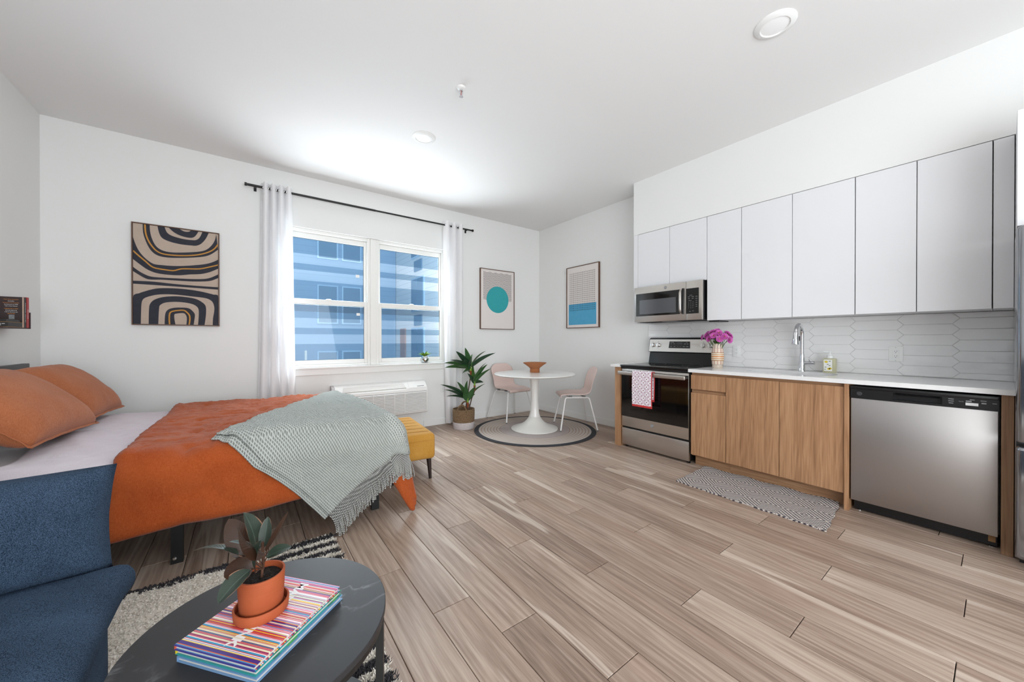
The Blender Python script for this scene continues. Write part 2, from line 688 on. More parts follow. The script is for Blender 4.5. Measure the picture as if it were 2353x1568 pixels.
def window(name, x0, x1):
    t = D.objects.new(name, None)
    COL.objects.link(t)
    t['kind'] = 'structure'
    t.location = ((x0 + x1) / 2, YG, WZ0)
    ORG[t.name] = V(t.location)
    fw = 0.035
    f = MB()
    f.box(x0, x0 + fw, YF + 0.03, YF + 0.13, WZ0, WZ1).box(x1 - fw, x1, YF + 0.03, YF + 0.13, WZ0, WZ1)
    f.box(x0 + fw, x1 - fw, YF + 0.03, YF + 0.13, WZ1 - fw, WZ1).box(x0 + fw, x1 - fw, YF + 0.03, YF + 0.13, WZ0, WZ0 + 0.028)
    f.build('frame', VINYL, t, bevel=0.003, smooth=40)

    def sash(zl, zh, y, sw, bot, top):
        s = MB()
        a, b = x0 + fw, x1 - fw
        s.box(a, a + sw, y, y + 0.035, zl, zh).box(b - sw, b, y, y + 0.035, zl, zh)
        s.box(a + sw, b - sw, y, y + 0.035, zl, zl + bot).box(a + sw, b - sw, y, y + 0.035, zh - top, zh)
        so = s.build('sash', VINYL, t, bevel=0.003, smooth=40)
        k = MB()
        gx0, gx1, gz0, gz1 = a + sw, b - sw, zl + bot, zh - top
        q = 0.004
        k.box(gx0, gx0 + q, y + 0.01, y + 0.02, gz0, gz1).box(gx1 - q, gx1, y + 0.01, y + 0.02, gz0, gz1)
        k.box(gx0 + q, gx1 - q, y + 0.01, y + 0.02, gz0, gz0 + q).box(gx0 + q, gx1 - q, y + 0.01, y + 0.02, gz1 - q, gz1)
        k.build('gasket', GASKET, so)
        p = MB().box(gx0 + q, gx1 - q, y + 0.013, y + 0.019, gz0 + q, gz1 - q).build('pane', PANE, so)
        return so
    up = sash(1.60, WZ1 - fw, YF + 0.078, 0.030, 0.05, 0.062)
    lo = sash(WZ0 + 0.028, 1.66, YF + 0.036, 0.036, 0.048, 0.058)
    mb = MB().lathe([(0.0, 0), (0.032, 0), (0.030, 0.006), (0.018, 0.012), (0, 0.013)], ((x0 + x1) / 2, YF + 0.055, 1.6605), 20)
    mb.build('sash_lock', VINYL, lo, smooth=50)
    return t, up, lo


w1, up1, lo1 = window('window_1', WX0, MULL0 + 0.012)
w2, up2, lo2 = window('window_2', MULL1 - 0.012, WX1)
box('pane_sticker', WPLAS, up1, 1.112, 1.155, YF + 0.0893, YF + 0.0903, 1.965, 2.0)
box('pane_sticker', WPLAS, lo1, 1.110, 1.152, YF + 0.0473, YF + 0.0483, 1.488, 1.52)
struct('trim_mullion', MB().box(MULL0 + 0.0125, MULL1 - 0.0125, YF + 0.02, YF + 0.13, WZ0, WZ1), VINYL, bevel=0.003, smooth=40)
# sill board and apron
struct('trim_sill', MB().box(WX0 - 0.02, WX1 + 0.03, YF - 0.035, YF + 0.16, WZ0 - 0.022, WZ0 - 0.0005), TRIM, bevel=(0.005, 2), smooth=40)
struct('trim_apron', MB().box(WX0, WX1 + 0.015, YF - 0.016, YF - 0.0005, 0.782, WZ0 - 0.0225), TRIM, bevel=0.003, smooth=40)

# ------------------------------------------------------------------ outside
def siding(name, ca, cb, pitch):
    g = G(name)
    s = g.n('SeparateXYZ', Vector=g.n('NewGeometry').outputs['Position'])
    fr = g.math('FRACT', g.math('DIVIDE', s.outputs[2], pitch))
    g.set(col=g.mix(g.math('LESS_THAN', fr, 0.09), ca, cb), rough=0.8)
    return g.m


SIDE_D = siding('dark_siding', c3(150, 178, 204), c3(140, 168, 195), 0.19)
SIDE_L = siding('pale_siding', c3(206, 217, 226), c3(184, 198, 210), 0.19)
EXGL = plain('far_glass', c3(118, 148, 174), 0.25)
EXTR = plain('far_window_trim', c3(176, 206, 230), 0.6)
EXWH = plain('far_shade', c3(200, 220, 232), 0.7)
DOORC = plain('far_door', c3(176, 158, 158), 0.6)
PAVE = plain('courtyard_paving', c3(196, 190, 180), 0.9, var=(c3(172, 168, 160), 0.6))


def far_window_f(parent, x0, x1, z0, z1, y, shade=0.0):
    f = box('window', EXTR, parent, x0, x1, y - 0.05, y + 0.02, z0, z1)
    zm = (z0 + z1) / 2
    box('pane', EXGL, f, x0 + 0.05, x1 - 0.05, y - 0.07, y - 0.051, zm + 0.03, z1 - 0.05)
    box('pane', EXGL, f, x0 + 0.05, x1 - 0.05, y - 0.07, y - 0.051, z0 + 0.05, zm - 0.03)
    if shade:
        box('blind', EXWH, f, x0 + 0.06, x1 - 0.06, y - 0.085, y - 0.071, z1 - 0.06 - shade, z1 - 0.06)


def far_window_s(parent, y0, y1, z0, z1, x):
    f = box('window', EXTR, parent, x - 0.04, x + 0.02, y0, y1, z0, z1)
    ym = (y0 + y1) / 2
    box('pane', EXGL, f, x - 0.06, x - 0.041, y0 + 0.05, ym - 0.03, z0 + 0.05, z1 - 0.05)
    box('pane', EXGL, f, x - 0.06, x - 0.041, ym + 0.03, y1 - 0.05, z0 + 0.05, z1 - 0.05)


t = thing('apartment_building', 'blue-grey apartment building facing the window across the courtyard', 'building', (0, 14, -3.5))
box('wall', SIDE_D, t, -9, 4.72, 14, 15, -3.5, 7.2)
for zz, sh in ((4.0, 0.35), (1.75, 0.0), (-0.55, 0.0)):
    for xa in (2.0, 2.78):
        far_window_f(t, xa, xa + 0.66, zz, zz + 1.35, 14, sh)
    for xa in (-1.4, -0.62):
        far_window_f(t, xa, xa + 0.66, zz, zz + 1.35, 14, 0.0)
t = thing('apartment_wing', 'pale grey sided apartment wing at right angles across the courtyard', 'building', (5.2, 11, -3.5))
box('wall', SIDE_L, t, 4.73, 6.0, 6.6, 14.6, -3.5, 7.2)
for y0, y1 in ((11.2, 12.3), (8.6, 9.7)):
    for z0, z1 in ((4.0, 5.4), (2.15, 3.3), (0.35, 1.6)):
        far_window_s(t, y0, y1, z0, z1, 4.73)
        box('vent_grille', EXGL, t, 4.69, 4.73, (y0 + y1) / 2 - 0.35, (y0 + y1) / 2 + 0.3, z0 - 0.48, z0 - 0.12)
box('door', DOORC, t, 4.68, 4.73, 12.9, 13.4, 0.1, 1.6)
m = MB().box(-14, 10, YF + 0.25, 16, -3.62, -3.5).build('courtyard_ground', PAVE)
m['kind'] = 'structure'
box('service_post', plain('post_white', c3(225, 225, 222), 0.6), None, 1.50, 1.56, 12.9, 12.96, -3.5, 0.85, label='thin white post standing in the courtyard outside the window', cat='post')

# ------------------------------------------------------------------ ceiling fittings
LENS = G('light_lens')
LENS.set(col=c3(236, 236, 236), rough=0.5, em=(1, 0.97, 0.93, 1), ems=0.12)
LENS = LENS.m
for x, y, lab in ((2.504, 0.794, 'round white recessed ceiling light above the dishwasher side of the room'), (1.32, 3.143, 'round white recessed ceiling light near the window')):
    t = thing('ceiling_light', lab, 'ceiling light', (x, y, ZC), group='recessed ceiling lights')
    MB().lathe([(0.104, 0.0), (0.104, -0.004), (0.098, -0.010), (0.074, -0.016), (0.072, -0.010), (0.072, 0.0)], (x, y, ZC), 48, (False, False)).build('trim_ring', TRIM, t, smooth=40)
    MB().lathe([(0.072, -0.008), (0.060, -0.012), (0.03, -0.014), (0.0, -0.0145)], (x, y, ZC), 40, (True, True)).build('lens', LENS, t, smooth=60)
t = thing('sprinkler', 'small chrome fire sprinkler head with red bulb on the ceiling', 'sprinkler', (1.279, 2.36, ZC))
sx, sy = 1.279, 2.36
MB().lathe([(0.034, 0), (0.034, -0.004), (0.028, -0.012), (0.016, -0.016)], (sx, sy, ZC), 28).build('escutcheon', TRIM, t, smooth=40)
MB().lathe([(0.012, -0.0161), (0.013, -0.028), (0.0, -0.0285)], (sx, sy, ZC), 16, (True, False)).build('body', CHROME, t, smooth=40)
for s in (-1, 1):
    MB().tube([(sx + s * 0.010, sy, ZC - 0.027), (sx + s * 0.013, sy, ZC - 0.045), (sx + s * 0.004, sy, ZC - 0.062)], 0.0022, 6).build('yoke_arm', CHROME, t, smooth=60)
MB().tube([(sx, sy, ZC - 0.0286), (sx, sy, ZC - 0.060)], 0.0028, 8).build('bulb', plain('red_bulb', c3(150, 30, 30), 0.1), t, smooth=60)
MB().lathe([(0.0, -0.0601), (0.006, -0.0602), (0.015, -0.066), (0.015, -0.068), (0.0, -0.068)], (sx, sy, ZC), 18).build('deflector', CHROME, t, smooth=40)


def outlet(label, c, face, w=0.072, h=0.117, gfci=False):
    """face '-x' (on wall_right) or '-y' (on wall_far)"""
    t = thing('wall_outlet', label, 'outlet', c, group='electrical outlets')
    x, y, z = c

    def bx(name, mat, a0, a1, d0, d1, z0, z1, par=t, **k):
        if face == '-x':
            return box(name, mat, par, x - d1, x - d0, y + a0, y + a1, z + z0, z + z1, **k)
        return box(name, mat, par, x + a0, x + a1, y - d1, y - d0, z + z0, z + z1, **k)
    bx('plate', WPLAS, -w / 2, w / 2, 0.0, 0.006, -h / 2, h / 2, bevel=(0.003, 2))
    r = bx('receptacle', WPLAS, -0.017, 0.017, 0.006, 0.0085, -0.034, 0.034, bevel=0.001)
    for zc in (0.018, -0.018):
        for a, hh in ((-0.006, 0.008), (0.006, 0.006)):
            bx('slot', SLOT, a - 0.0011, a + 0.0011, 0.0086, 0.0089, zc, zc + hh, r)
        bx('slot', SLOT, -0.0022, 0.0022, 0.0086, 0.0089, zc - 0.009, zc - 0.005, r)
    for zc in (0.049, -0.049):
        bx('screw', GREY, -0.002, 0.002, 0.0061, 0.0066, zc - 0.002, zc + 0.002)


outlet('white wall outlet on the tile beside the flower vase', (XR - 0.0095, 1.605, 1.072), '-x')
outlet('white wall outlet on the tile between soap bottle and fridge', (XR - 0.0095, 0.483, 1.08), '-x', 0.078)
outlet('white blank outlet plate low on the wall behind the pink chairs, nearer the corner', (XR, 3.83, 0.43), '-x')
outlet('white outlet plate low on the wall partly behind the right pink chair back', (XR, 3.60, 0.44), '-x')
outlet('white wall outlet low beside the air conditioner and curtain', (2.25, YF, 0.51), '-y')
# ------------------------------------------------------------------ backsplash tiles (pieces of wall_right)
TZ0, TZ1, TY0, TY1 = 0.9155, 1.3815, -0.30, 2.605
box('tile_backing', GROUT, wr, XR - 0.0062, XR - 0.0005, TY0, TY1, TZ0, TZ1)


def clip(poly, axis, val, keep_less):
    out = []
    for i in range(len(poly)):
        a, b = poly[i], poly[(i + 1) % len(poly)]
        ia = (a[axis] <= val) == keep_less or a[axis] == val
        ib = (b[axis] <= val) == keep_less or b[axis] == val
        if ia:
            out.append(a)
        if ia != ib:
            t = (val - a[axis]) / (b[axis] - a[axis])
            out.append((a[0] + t * (b[0] - a[0]), a[1] + t * (b[1] - a[1])))
    return out


full_tile = {}
TP, TH, TT, TG = 0.27, 0.077, 0.0175, 0.0011
for k in range(-2, 10):
    y0, y1 = 0.19 + TP * k, 0.19 + TP * (k + 1)
    zc0 = 1.265 if k % 2 == 0 else 1.2265
    for r in range(-6, 4):
        zc = zc0 + TH * r
        h = TH / 2 - TG
        poly = [(y0 - TT + 1.6 * TG, zc), (y0 + TT + 0.5 * TG, zc - h), (y1 - TT - 0.5 * TG, zc - h), (y1 + TT - 1.6 * TG, zc), (y1 - TT - 0.5 * TG, zc + h), (y0 + TT + 0.5 * TG, zc + h)]
        p = poly
        for ax, val, less in ((0, TY0, False), (0, TY1 - 0.001, True), (1, TZ0 + 0.001, False), (1, TZ1 - 0.0005, True)):
            p = clip(p, ax, val, less)
            if len(p) < 3:
                break
        if len(p) < 3:
            continue
        ys = [q[0] for q in p]
        zs = [q[1] for q in p]
        if max(ys) - min(ys) < 0.006 or max(zs) - min(zs) < 0.004:
            continue
        cy, cz = (y0 + y1) / 2, zc
        if p == poly and 'm' in full_tile:
            o = full_tile['m'].copy()
            COL.objects.link(o)
            o.parent = wr
        else:
            mb = MB()
            n = len(p)
            for xx, sh in ((-0.006, 1.0), (-0.0092, 1.0), (-0.0098, 0.0)):
                for a, b in p:
                    s_ = 0.0014 if sh == 0.0 else 0.0
                    da, db = a - cy, b - cz
                    mb.v.append((xx, da - (s_ if da > 0 else -s_), db - (s_ if db > 0.0005 else (-s_ if db < -0.0005 else 0))))
            for lv in (0, n):
                for i in range(n):
                    j = (i + 1) % n
                    mb.face([lv + i, lv + j, lv + n + j, lv + n + i])
            mb.face([2 * n + i for i in range(n)])
            o = mb.build('tile', TILE, None)
            o.parent = wr
            if p == poly:
                full_tile['m'] = o
        o.location = (XR, cy, cz)

# ------------------------------------------------------------------ upper cabinets
XU = 3.708


def upper(label, ys, z0, z1=2.4195, name='upper_cabinet', xb=XR - 0.0105):
    """ys: door boundaries from high y to low y"""
    ya, yb = ys[0], ys[-1]
    t = thing(name, label, 'cabinet', ((XU + XR) / 2, (ya + yb) / 2, z0), group='white upper cabinets')
    box('carcass', CABW, t, XU + 0.020, xb, yb + 0.0008, ya - 0.0008, z0, z1)
    box('door_gap_shade', GAPSHADE, t, XU + 0.0185, XU + 0.0199, yb + 0.001, ya - 0.001, z0 + 0.004, z1 - 0.002)  # dark sheet behind the doors, painting the gap shadows
    for a, b in zip(ys[:-1], ys[1:]):
        box('door', CABW, t, XU, XU + 0.018, b + 0.0020, a - 0.0020, z0 - 0.002, z1 - 0.003, bevel=0.0012)
    return t


upper('short white two-door wall cabinet directly above the microwave', [2.536, 2.144, 1.749], 1.792)
upper('narrow white single-door wall cabinet right beside the microwave', [1.748, 1.438], 1.384)
upper('white two-door wall cabinet above the faucet and soap bottle', [1.437, 1.05, 0.66], 1.384)
upper('white two-door wall cabinet above the dishwasher', [0.659, 0.348, 0.035], 1.384)
upper('white single-door wall cabinet next to the fridge', [0.034, -0.045], 1.384)
box('filler_panel', CABW, None, XU, XR - 0.0105, 2.5375, 2.592, 1.384, 2.4195, bevel=0.001, label='narrow white filler panel at the window end of the wall cabinets', cat='panel')

# ------------------------------------------------------------------ microwave
t = thing('microwave', 'stainless over-the-range microwave hung below the short white cabinet', 'microwave', (3.84, 2.147, 1.39))
box('housing', BLACK, t, 3.667, XR - 0.011, 1.762, 2.532, 1.392, 1.7885)
d = box('door', STEELY, t, 3.638, 3.666, 1.924, 2.533, 1.391, 1.787, bevel=(0.003, 2))
box('door_glass', GLOSSB, d, 3.6355, 3.6379, 1.988, 2.511, 1.457, 1.713, bevel=0.001)
WINM = plain('microwave_window', c3(86, 88, 92), 0.10, spec=0.7)
box('window', WINM, d, 3.6345, 3.6353, 2.03, 2.464, 1.479, 1.639)
p = box('control_panel', STEELY, t, 3.638, 3.666, 1.761, 1.9225, 1.391, 1.787, bevel=(0.003, 2))
kp = box('keypad', GLOSSB, p, 3.6355, 3.6379, 1.793, 1.940 - 0.018, 1.455, 1.712)
hb = MB()
hb.tube([(3.6375, 1.968, 1.472), (3.612, 1.968, 1.478), (3.602, 1.968, 1.50), (3.600, 1.968, 1.585), (3.602, 1.968, 1.67), (3.612, 1.968, 1.694), (3.6375, 1.968, 1.702)], 0.013, 10)
hb.build('handle', STEELY, d, smooth=60)
for zc in (1.465, 1.706):
    box('handle_cap', BLACK, d, 3.612, 3.6354, 1.938, 1.952, zc - 0.012, zc + 0.012)
box('handle_shadow_panel', BLACK, d, 3.606, 3.6354, 1.9375, 1.9525, 1.478, 1.694)
for r in range(4):
    for q in range(3):
        text('123456789 0 '[r * 3 + q] if (r * 3 + q) < 9 else '<0>'[q], 0.013, GREY, kp, (3.6349, 1.893 - q * 0.021, 1.571 - r * 0.019), (0, -1, 0), (0, 0, 1), 'keypad_print')
for i, (yy, zz, s_) in enumerate(((1.872, 1.642, 'COOK MENU'), (1.892, 1.626, 'Popcorn'), (1.853, 1.626, 'Beverage'), (1.815, 1.626, 'Reheat'), (1.892, 1.608, 'Potato'), (1.853, 1.608, 'Add 30'), (1.815, 1.605, 'Defrost'), (1.815, 1.585, 'Timer'), (1.815, 1.565, 'Power'), (1.815, 1.545, 'Clock'), (1.815, 1.525, 'Light'), (1.88, 1.588, 'TIME COOK'), (1.882, 1.478, 'START'), (1.85, 1.482, 'Vent'))):
    marks(s_, 0.0062, GREY, kp, (3.6349, yy, zz), (0, -1, 0), (0, 0, 1))
EMB = plain('emblem_grey', c3(120, 120, 124), 0.35, 0.8)


def emblem(parent, x, y, z, r):
    mb = MB().lathe([(r, 0), (r, 0.0012), (r * 0.9, 0.0016), (0, 0.0016)], n=28)
    mb.xf(Matrix.Translation((x, y, z)) @ Matrix.Rotation(-pi / 2, 4, 'Y'))
    e = mb.build('emblem', EMB, parent, smooth=40)
    k = MB()
    k.tube([(x - 0.0018, y + r * 0.78 * cos(a), z + r * 0.78 * sin(a)) for a in [2 * pi * i / 28 for i in range(28)]], r * 0.05, 5, closed=True)
    k.build('emblem_ring', PRINTW, e)
    text('GE', r * 1.0, PRINTW, e, (x - 0.0021, y, z), (0, -1, 0), (0, 0, 1), 'emblem_monogram')


emblem(d, 3.638, 2.15, 1.752, 0.017)
for ya, yb in ((1.80, 2.05), (2.25, 2.50)):
    und = MB().box(3.695, 3.86, ya - 0.005, yb + 0.005, 1.3898, 1.3919)
    for i in range(9):
        und.box(3.70 + i * 0.018, 3.708 + i * 0.018, ya, yb, 1.387, 1.3897)
    und.build('vent_grille', DKGREY, t)
box('lamp_cover', GREY, t, 3.69, 3.80, 2.08, 2.22, 1.386, 1.3919)
box('vent_duct', BLACK, t, 3.78, 3.99, 1.665, 1.7605, 1.372, 1.3835)

# ------------------------------------------------------------------ range
t = thing('range', 'black and stainless freestanding electric range between the wood panels', 'stove', (3.7, 2.15, 0.0))
box('body', BLACK, t, 3.432, XR - 0.02, 1.765, 2.533, 0.03, 0.893)
ct = box('cooktop', ENAMEL, t, 3.383, 3.99, 1.757, 2.5395, 0.8935, 0.914, bevel=(0.006, 3))
box('cooktop_front', BLACK, t, 3.395, 3.432, 1.762, 2.536, 0.872, 0.8933)
BURN = plain('burner_ring', c3(60, 60, 62), 0.3)
for bx_, by_, br in ((3.55, 2.34, 0.105), (3.55, 1.95, 0.085), (3.82, 2.34, 0.08), (3.82, 1.95, 0.10)):
    k = MB()
    n = 40
    for rr in (br, br - 0.003):
        for i in range(n):
            k.v.append((bx_ + rr * cos(2 * pi * i / n), by_ + rr * sin(2 * pi * i / n), 0.9145))
    for i in range(n):
        k.face([i, (i + 1) % n, n + (i + 1) % n, n + i])
    k.build('burner_mark', BURN, ct, recalc=False)
d = box('oven_door', STEELY, t, 3.400, 3.431, 1.769, 2.531, 0.232, 0.868, bevel=(0.003, 2))
box('door_glass', GLOSSB, d, 3.3965, 3.3999, 1.772, 2.528, 0.343, 0.845, bevel=0.001)
OWIN = plain('oven_window', c3(14, 13, 13), 0.05, spec=0.5)
box('oven_window', OWIN, d, 3.3958, 3.3964, 1.89, 2.41, 0.40, 0.73)
hd = MB().box(3.330, 3.350, 1.774, 2.536, 0.806, 0.846)
hd.build('handle', STEELY, d, bevel=(0.006, 3), smooth=40)
for yy in (1.80, 2.51):
    box('handle_bracket', STEELY, d, 3.3505, 3.3964, yy - 0.012, yy + 0.012, 0.812, 0.838, bevel=0.003)
emblem(d, 3.400, 2.155, 0.294, 0.020)
box('drawer', STEELY, t, 3.402, 3.431, 1.769, 2.531, 0.026, 0.212, bevel=(0.003, 2))
for yy in (1.80, 2.50):
    MB().lathe([(0.016, 0), (0.018, 0.004), (0.010, 0.012), (0.010, 0.03)], (3.46, yy, 0.0), 14).build('foot', BLACK, t, smooth=40)
# back guard
pg = MB().prism([(3.915, 0.9145), (3.945, 1.045), (4.012, 1.045), (4.012, 0.9145)], 'y', 1.785, 2.528)
pg.build('back_guard', ENAMEL, t)
pg = MB().prism([(3.925, 1.046), (3.95, 1.20), (3.975, 1.215), (4.02, 1.215), (4.02, 1.046)], 'y', 1.772, 2.538)
bk = pg.build('back_frame', BLACK, t, bevel=0.004, smooth=40)
pg = MB().prism([(3.9215, 1.052), (3.944, 1.194), (3.949, 1.194), (3.9255, 1.052)], 'y', 1.782, 2.528)
cp = pg.build('control_panel', STEELY, t)
nrm = V((-1, 0, 0.155)).normalized()


def onpanel(y, z, off=0.0):
    return V((3.9215 + (z - 1.052) * 0.0225 / 0.142, y, z)) + nrm * off


rot = nrm.to_track_quat('Z', 'Y').to_matrix().to_4x4()
for yk in (2.484, 2.412, 1.890, 1.816):
    kb = MB().lathe([(0.0235, 0.0), (0.0225, 0.012), (0.020, 0.020), (0.0, 0.0205)], n=24)
    kb.xf(Matrix.Translation(onpanel(yk, 1.128, 0.0005)) @ rot)
    ko = kb.build('knob', CHROME, cp, smooth=40)
    kb = MB().box(-0.004, 0.004, -0.019, 0.019, 0.0207, 0.030)
    kb.xf(Matrix.Translation(onpanel(yk, 1.128, 0.0005)) @ rot)
    kb.build('knob_grip', STEELY, ko)
    for zz in (1.165, 1.092):
        marks('oo', 0.008, SLOT, cp, onpanel(yk, zz, 0.0006), (0, -1, 0), (0.155, 0, 1))
dsp = MB().box(-0.001, 0.001, 0, 0, 0, 0)
dm = MB()
q = [onpanel(2.279, 1.094, 0.001), onpanel(2.03, 1.094, 0.001), onpanel(2.036, 1.170, 0.001), onpanel(2.273, 1.170, 0.001)]
q2 = [p_ + nrm * 0.002 for p_ in q]
dm.v = [tuple(p_) for p_ in q + q2]
for f_ in ((0, 1, 2, 3), (4, 5, 6, 7), (0, 1, 5, 4), (1, 2, 6, 5), (2, 3, 7, 6), (3, 0, 4, 7)):
    dm.face(f_)
dp = dm.build('display', GLOSSB, cp)
dm = MB()
dm.v = [tuple(onpanel(y_, z_, 0.0035)) for y_, z_ in ((2.19, 1.136), (2.12, 1.136), (2.12, 1.160), (2.19, 1.160))]
dm.face((0, 1, 2, 3))
dm.build('readout', DKGREY, dp, recalc=False)
for yy, zz, s_ in ((2.24, 1.160, 'SELF CLEAN'), (2.25, 1.142, 'Bake'), (2.215, 1.142, 'Broil'), (2.09, 1.142, 'Timer'), (2.06, 1.142, 'Clock'), (2.07, 1.160, 'LOCK'), (2.25, 1.112, 'Warm'), (2.21, 1.112, 'Oven'), (2.17, 1.112, '-'), (2.14, 1.112, '+'), (2.10, 1.112, 'Start'), (2.06, 1.112, 'Cancel')):
    marks(s_, 0.008, GREY, dp, onpanel(yy, zz, 0.0036), (0, -1, 0), (0.155, 0, 1))

# ------------------------------------------------------------------ base cabinets and panels
XF = 3.385
box('end_panel', WOODV, None, 3.385, XR - 0.02, 2.543, 2.612, 0.0, 0.884, bevel=0.001, label='narrow wooden end panel at the window side of the range', cat='panel')
t = thing('base_cabinet', 'wooden base cabinet with one drawer over a door, beside the range', 'cabinet', (3.7, 1.586, 0), group='wooden base cabinets')
box('carcass', WOODH, t, XF + 0.022, XR - 0.02, 1.4345, 1.742, 0.10, 0.884)
box('reveal_shade', GAPSHADE, t, XF + 0.0195, XF + 0.0215, 1.4346, 1.742, 0.113, 0.692)  # dark sheet that paints shade into the gaps around the door
box('toe_kick', WOODH, t, 3.477, 3.49, 1.4345, 1.742, 0.0, 0.0995)
box('drawer', WOODV, t, XF, XF + 0.019, 1.4362, 1.7405, 0.727, 0.860, bevel=0.001)
box('door', WOODV, t, XF, XF + 0.019, 1.4362, 1.7405, 0.111, 0.695, bevel=0.001)
t = thing('sink_cabinet', 'wide two-door wooden base cabinet under the sink', 'cabinet', (3.7, 1.03, 0), group='wooden base cabinets')
k = MB()
k.box(XF + 0.022, XR - 0.02, 0.6555, 0.672, 0.10, 0.884).box(XF + 0.022, XR - 0.02, 1.418, 1.4335, 0.10, 0.884)
k.box(XF + 0.022, XR - 0.02, 0.672, 1.418, 0.10, 0.118).box(XF + 0.022, XF + 0.04, 0.672, 1.418, 0.118, 0.884)
k.build('carcass', WOODH, t)
box('reveal_shade', GAPSHADE, t, XF + 0.0195, XF + 0.0215, 0.656, 1.4335, 0.113, 0.858)  # same painted gap shade behind the two sink doors
box('toe_kick', WOODH, t, 3.477, 3.49, 0.6555, 1.4335, 0.0, 0.0995)
box('door', WOODV, t, XF, XF + 0.019, 1.0422, 1.4318, 0.111, 0.860, bevel=0.001)
box('door', WOODV, t, XF, XF + 0.019, 0.6572, 1.0388, 0.111, 0.860, bevel=0.001)
box('end_panel', WOODV, None, 3.373, XR - 0.02, 0.629, 0.6545, 0.0, 0.884, bevel=0.001, label='tall wooden panel between the sink cabinet and the dishwasher', cat='panel')
box('end_panel', WOODD, None, 3.372, XR - 0.02, -0.042, 0.0, 0.0, 0.884, bevel=0.001, label='tall dark wooden panel between the dishwasher and the fridge', cat='panel')

# countertop with sink cut-out
t = thing('countertop', 'white quartz countertop with sink cut-out, over cabinets and dishwasher', 'countertop', (3.7, 0.85, 0.885))
cx, cy, ax, ay = 3.675, 1.06, 0.175, 0.30
N = 64
ring_i, ring_o = [], []
X0, X1, Y0, Y1 = 3.357, XR - 0.0105, -0.048, 1.7545
for i in range(N):
    a = 2 * pi * (i + 0.5) / N
    e = 2 / 3.2
    sg = lambda q: 1 if q > 0 else -1
    ring_i.append((cx + ax * sg(cos(a)) * abs(cos(a)) ** e, cy + ay * sg(sin(a)) * abs(sin(a)) ** e))
    dx, dy = cos(a), sin(a) * 1.7
    bx0, bx1, by0, by1 = cx - 0.22, cx + 0.22, cy - 0.36, cy + 0.36
    s_ = min((0.22 / abs(dx)) if abs(dx) > 1e-9 else 9, (0.36 / abs(dy)) if abs(dy) > 1e-9 else 9)
    ring_o.append((cx + dx * s_, cy + dy * s_))
k = MB()
za, zb = 0.885, 0.915
for z_ in (zb, za):
    for p_ in ring_i:
        k.v.append((p_[0], p_[1], z_))
    for p_ in ring_o:
        k.v.append((p_[0], p_[1], z_))
for i in range(N):
    j = (i + 1) % N
    k.face([i, j, N + j, N + i])
    k.face([2 * N + i, 3 * N + i, 3 * N + j, 2 * N + j])
    k.face([i, 2 * N + i, 2 * N + j, j])
# corners of the ring's outer box
cbx = [(bx0, by0), (bx1, by0), (bx1, by1), (bx0, by1)]
k.build('slab_cutout', QUARTZ, t, recalc=True, smooth=30)
k = MB()
fr_ = 0.0
k.box(X0, X1, Y0, by0, za, zb).box(X0, X1, by1, Y1, za, zb).box(X0, bx0, by0, by1, za, zb).box(bx1, X1, by0, by1, za, zb)
# small triangles missed at the ring corners
for qx, qy in cbx:
    near = sorted(ring_o, key=lambda p_: hypot(p_[0] - qx, p_[1] - qy))[:2]
    k.prism([(qx, qy), near[0], near[1]], 'z', za, zb)
k.build('slab', QUARTZ, t)
k = MB()
prof = [(1.0, 0.8845), (1.0, 0.74), (0.93, 0.715), (0.5, 0.705), (0.1, 0.703)]
for sc_, z_ in prof:
    for p_ in ring_i:
        k.v.append((cx + (p_[0] - cx) * sc_ * 1.012, cy + (p_[1] - cy) * sc_ * 1.012, z_))
for q_ in range(len(prof) - 1):
    for i in range(N):
        j = (i + 1) % N
        k.face([q_ * N + i, q_ * N + j, (q_ + 1) * N + j, (q_ + 1) * N + i])
k.face([(len(prof) - 1) * N + i for i in range(N)])
k.build('sink', plain('sink_composite', c3(168, 168, 170), 0.35, 0.2), None, smooth=50, recalc=True, solid=0.004, org=(cx, cy, 0.705), label='oval undermount sink basin set below the quartz countertop', cat='sink')
box('counter_strip', QUARTZ, None, 3.357, XR - 0.0105, 2.541, 2.652, 0.885, 0.915, bevel=0.002, label='short strip of white quartz countertop at the window side of the range', cat='countertop')

# ------------------------------------------------------------------ dishwasher
t = thing('dishwasher', 'stainless dishwasher with black control strip at the end of the counter', 'dishwasher', (3.7, 0.315, 0.0))
box('tub', BLACK, t, 3.425, XR - 0.03, 0.004, 0.625, 0.085, 0.868)
box('door_panel', STEELD, t, 3.383, 3.4245, 0.009, 0.621, 0.083, 0.789, bevel=(0.004, 2))
k = MB()
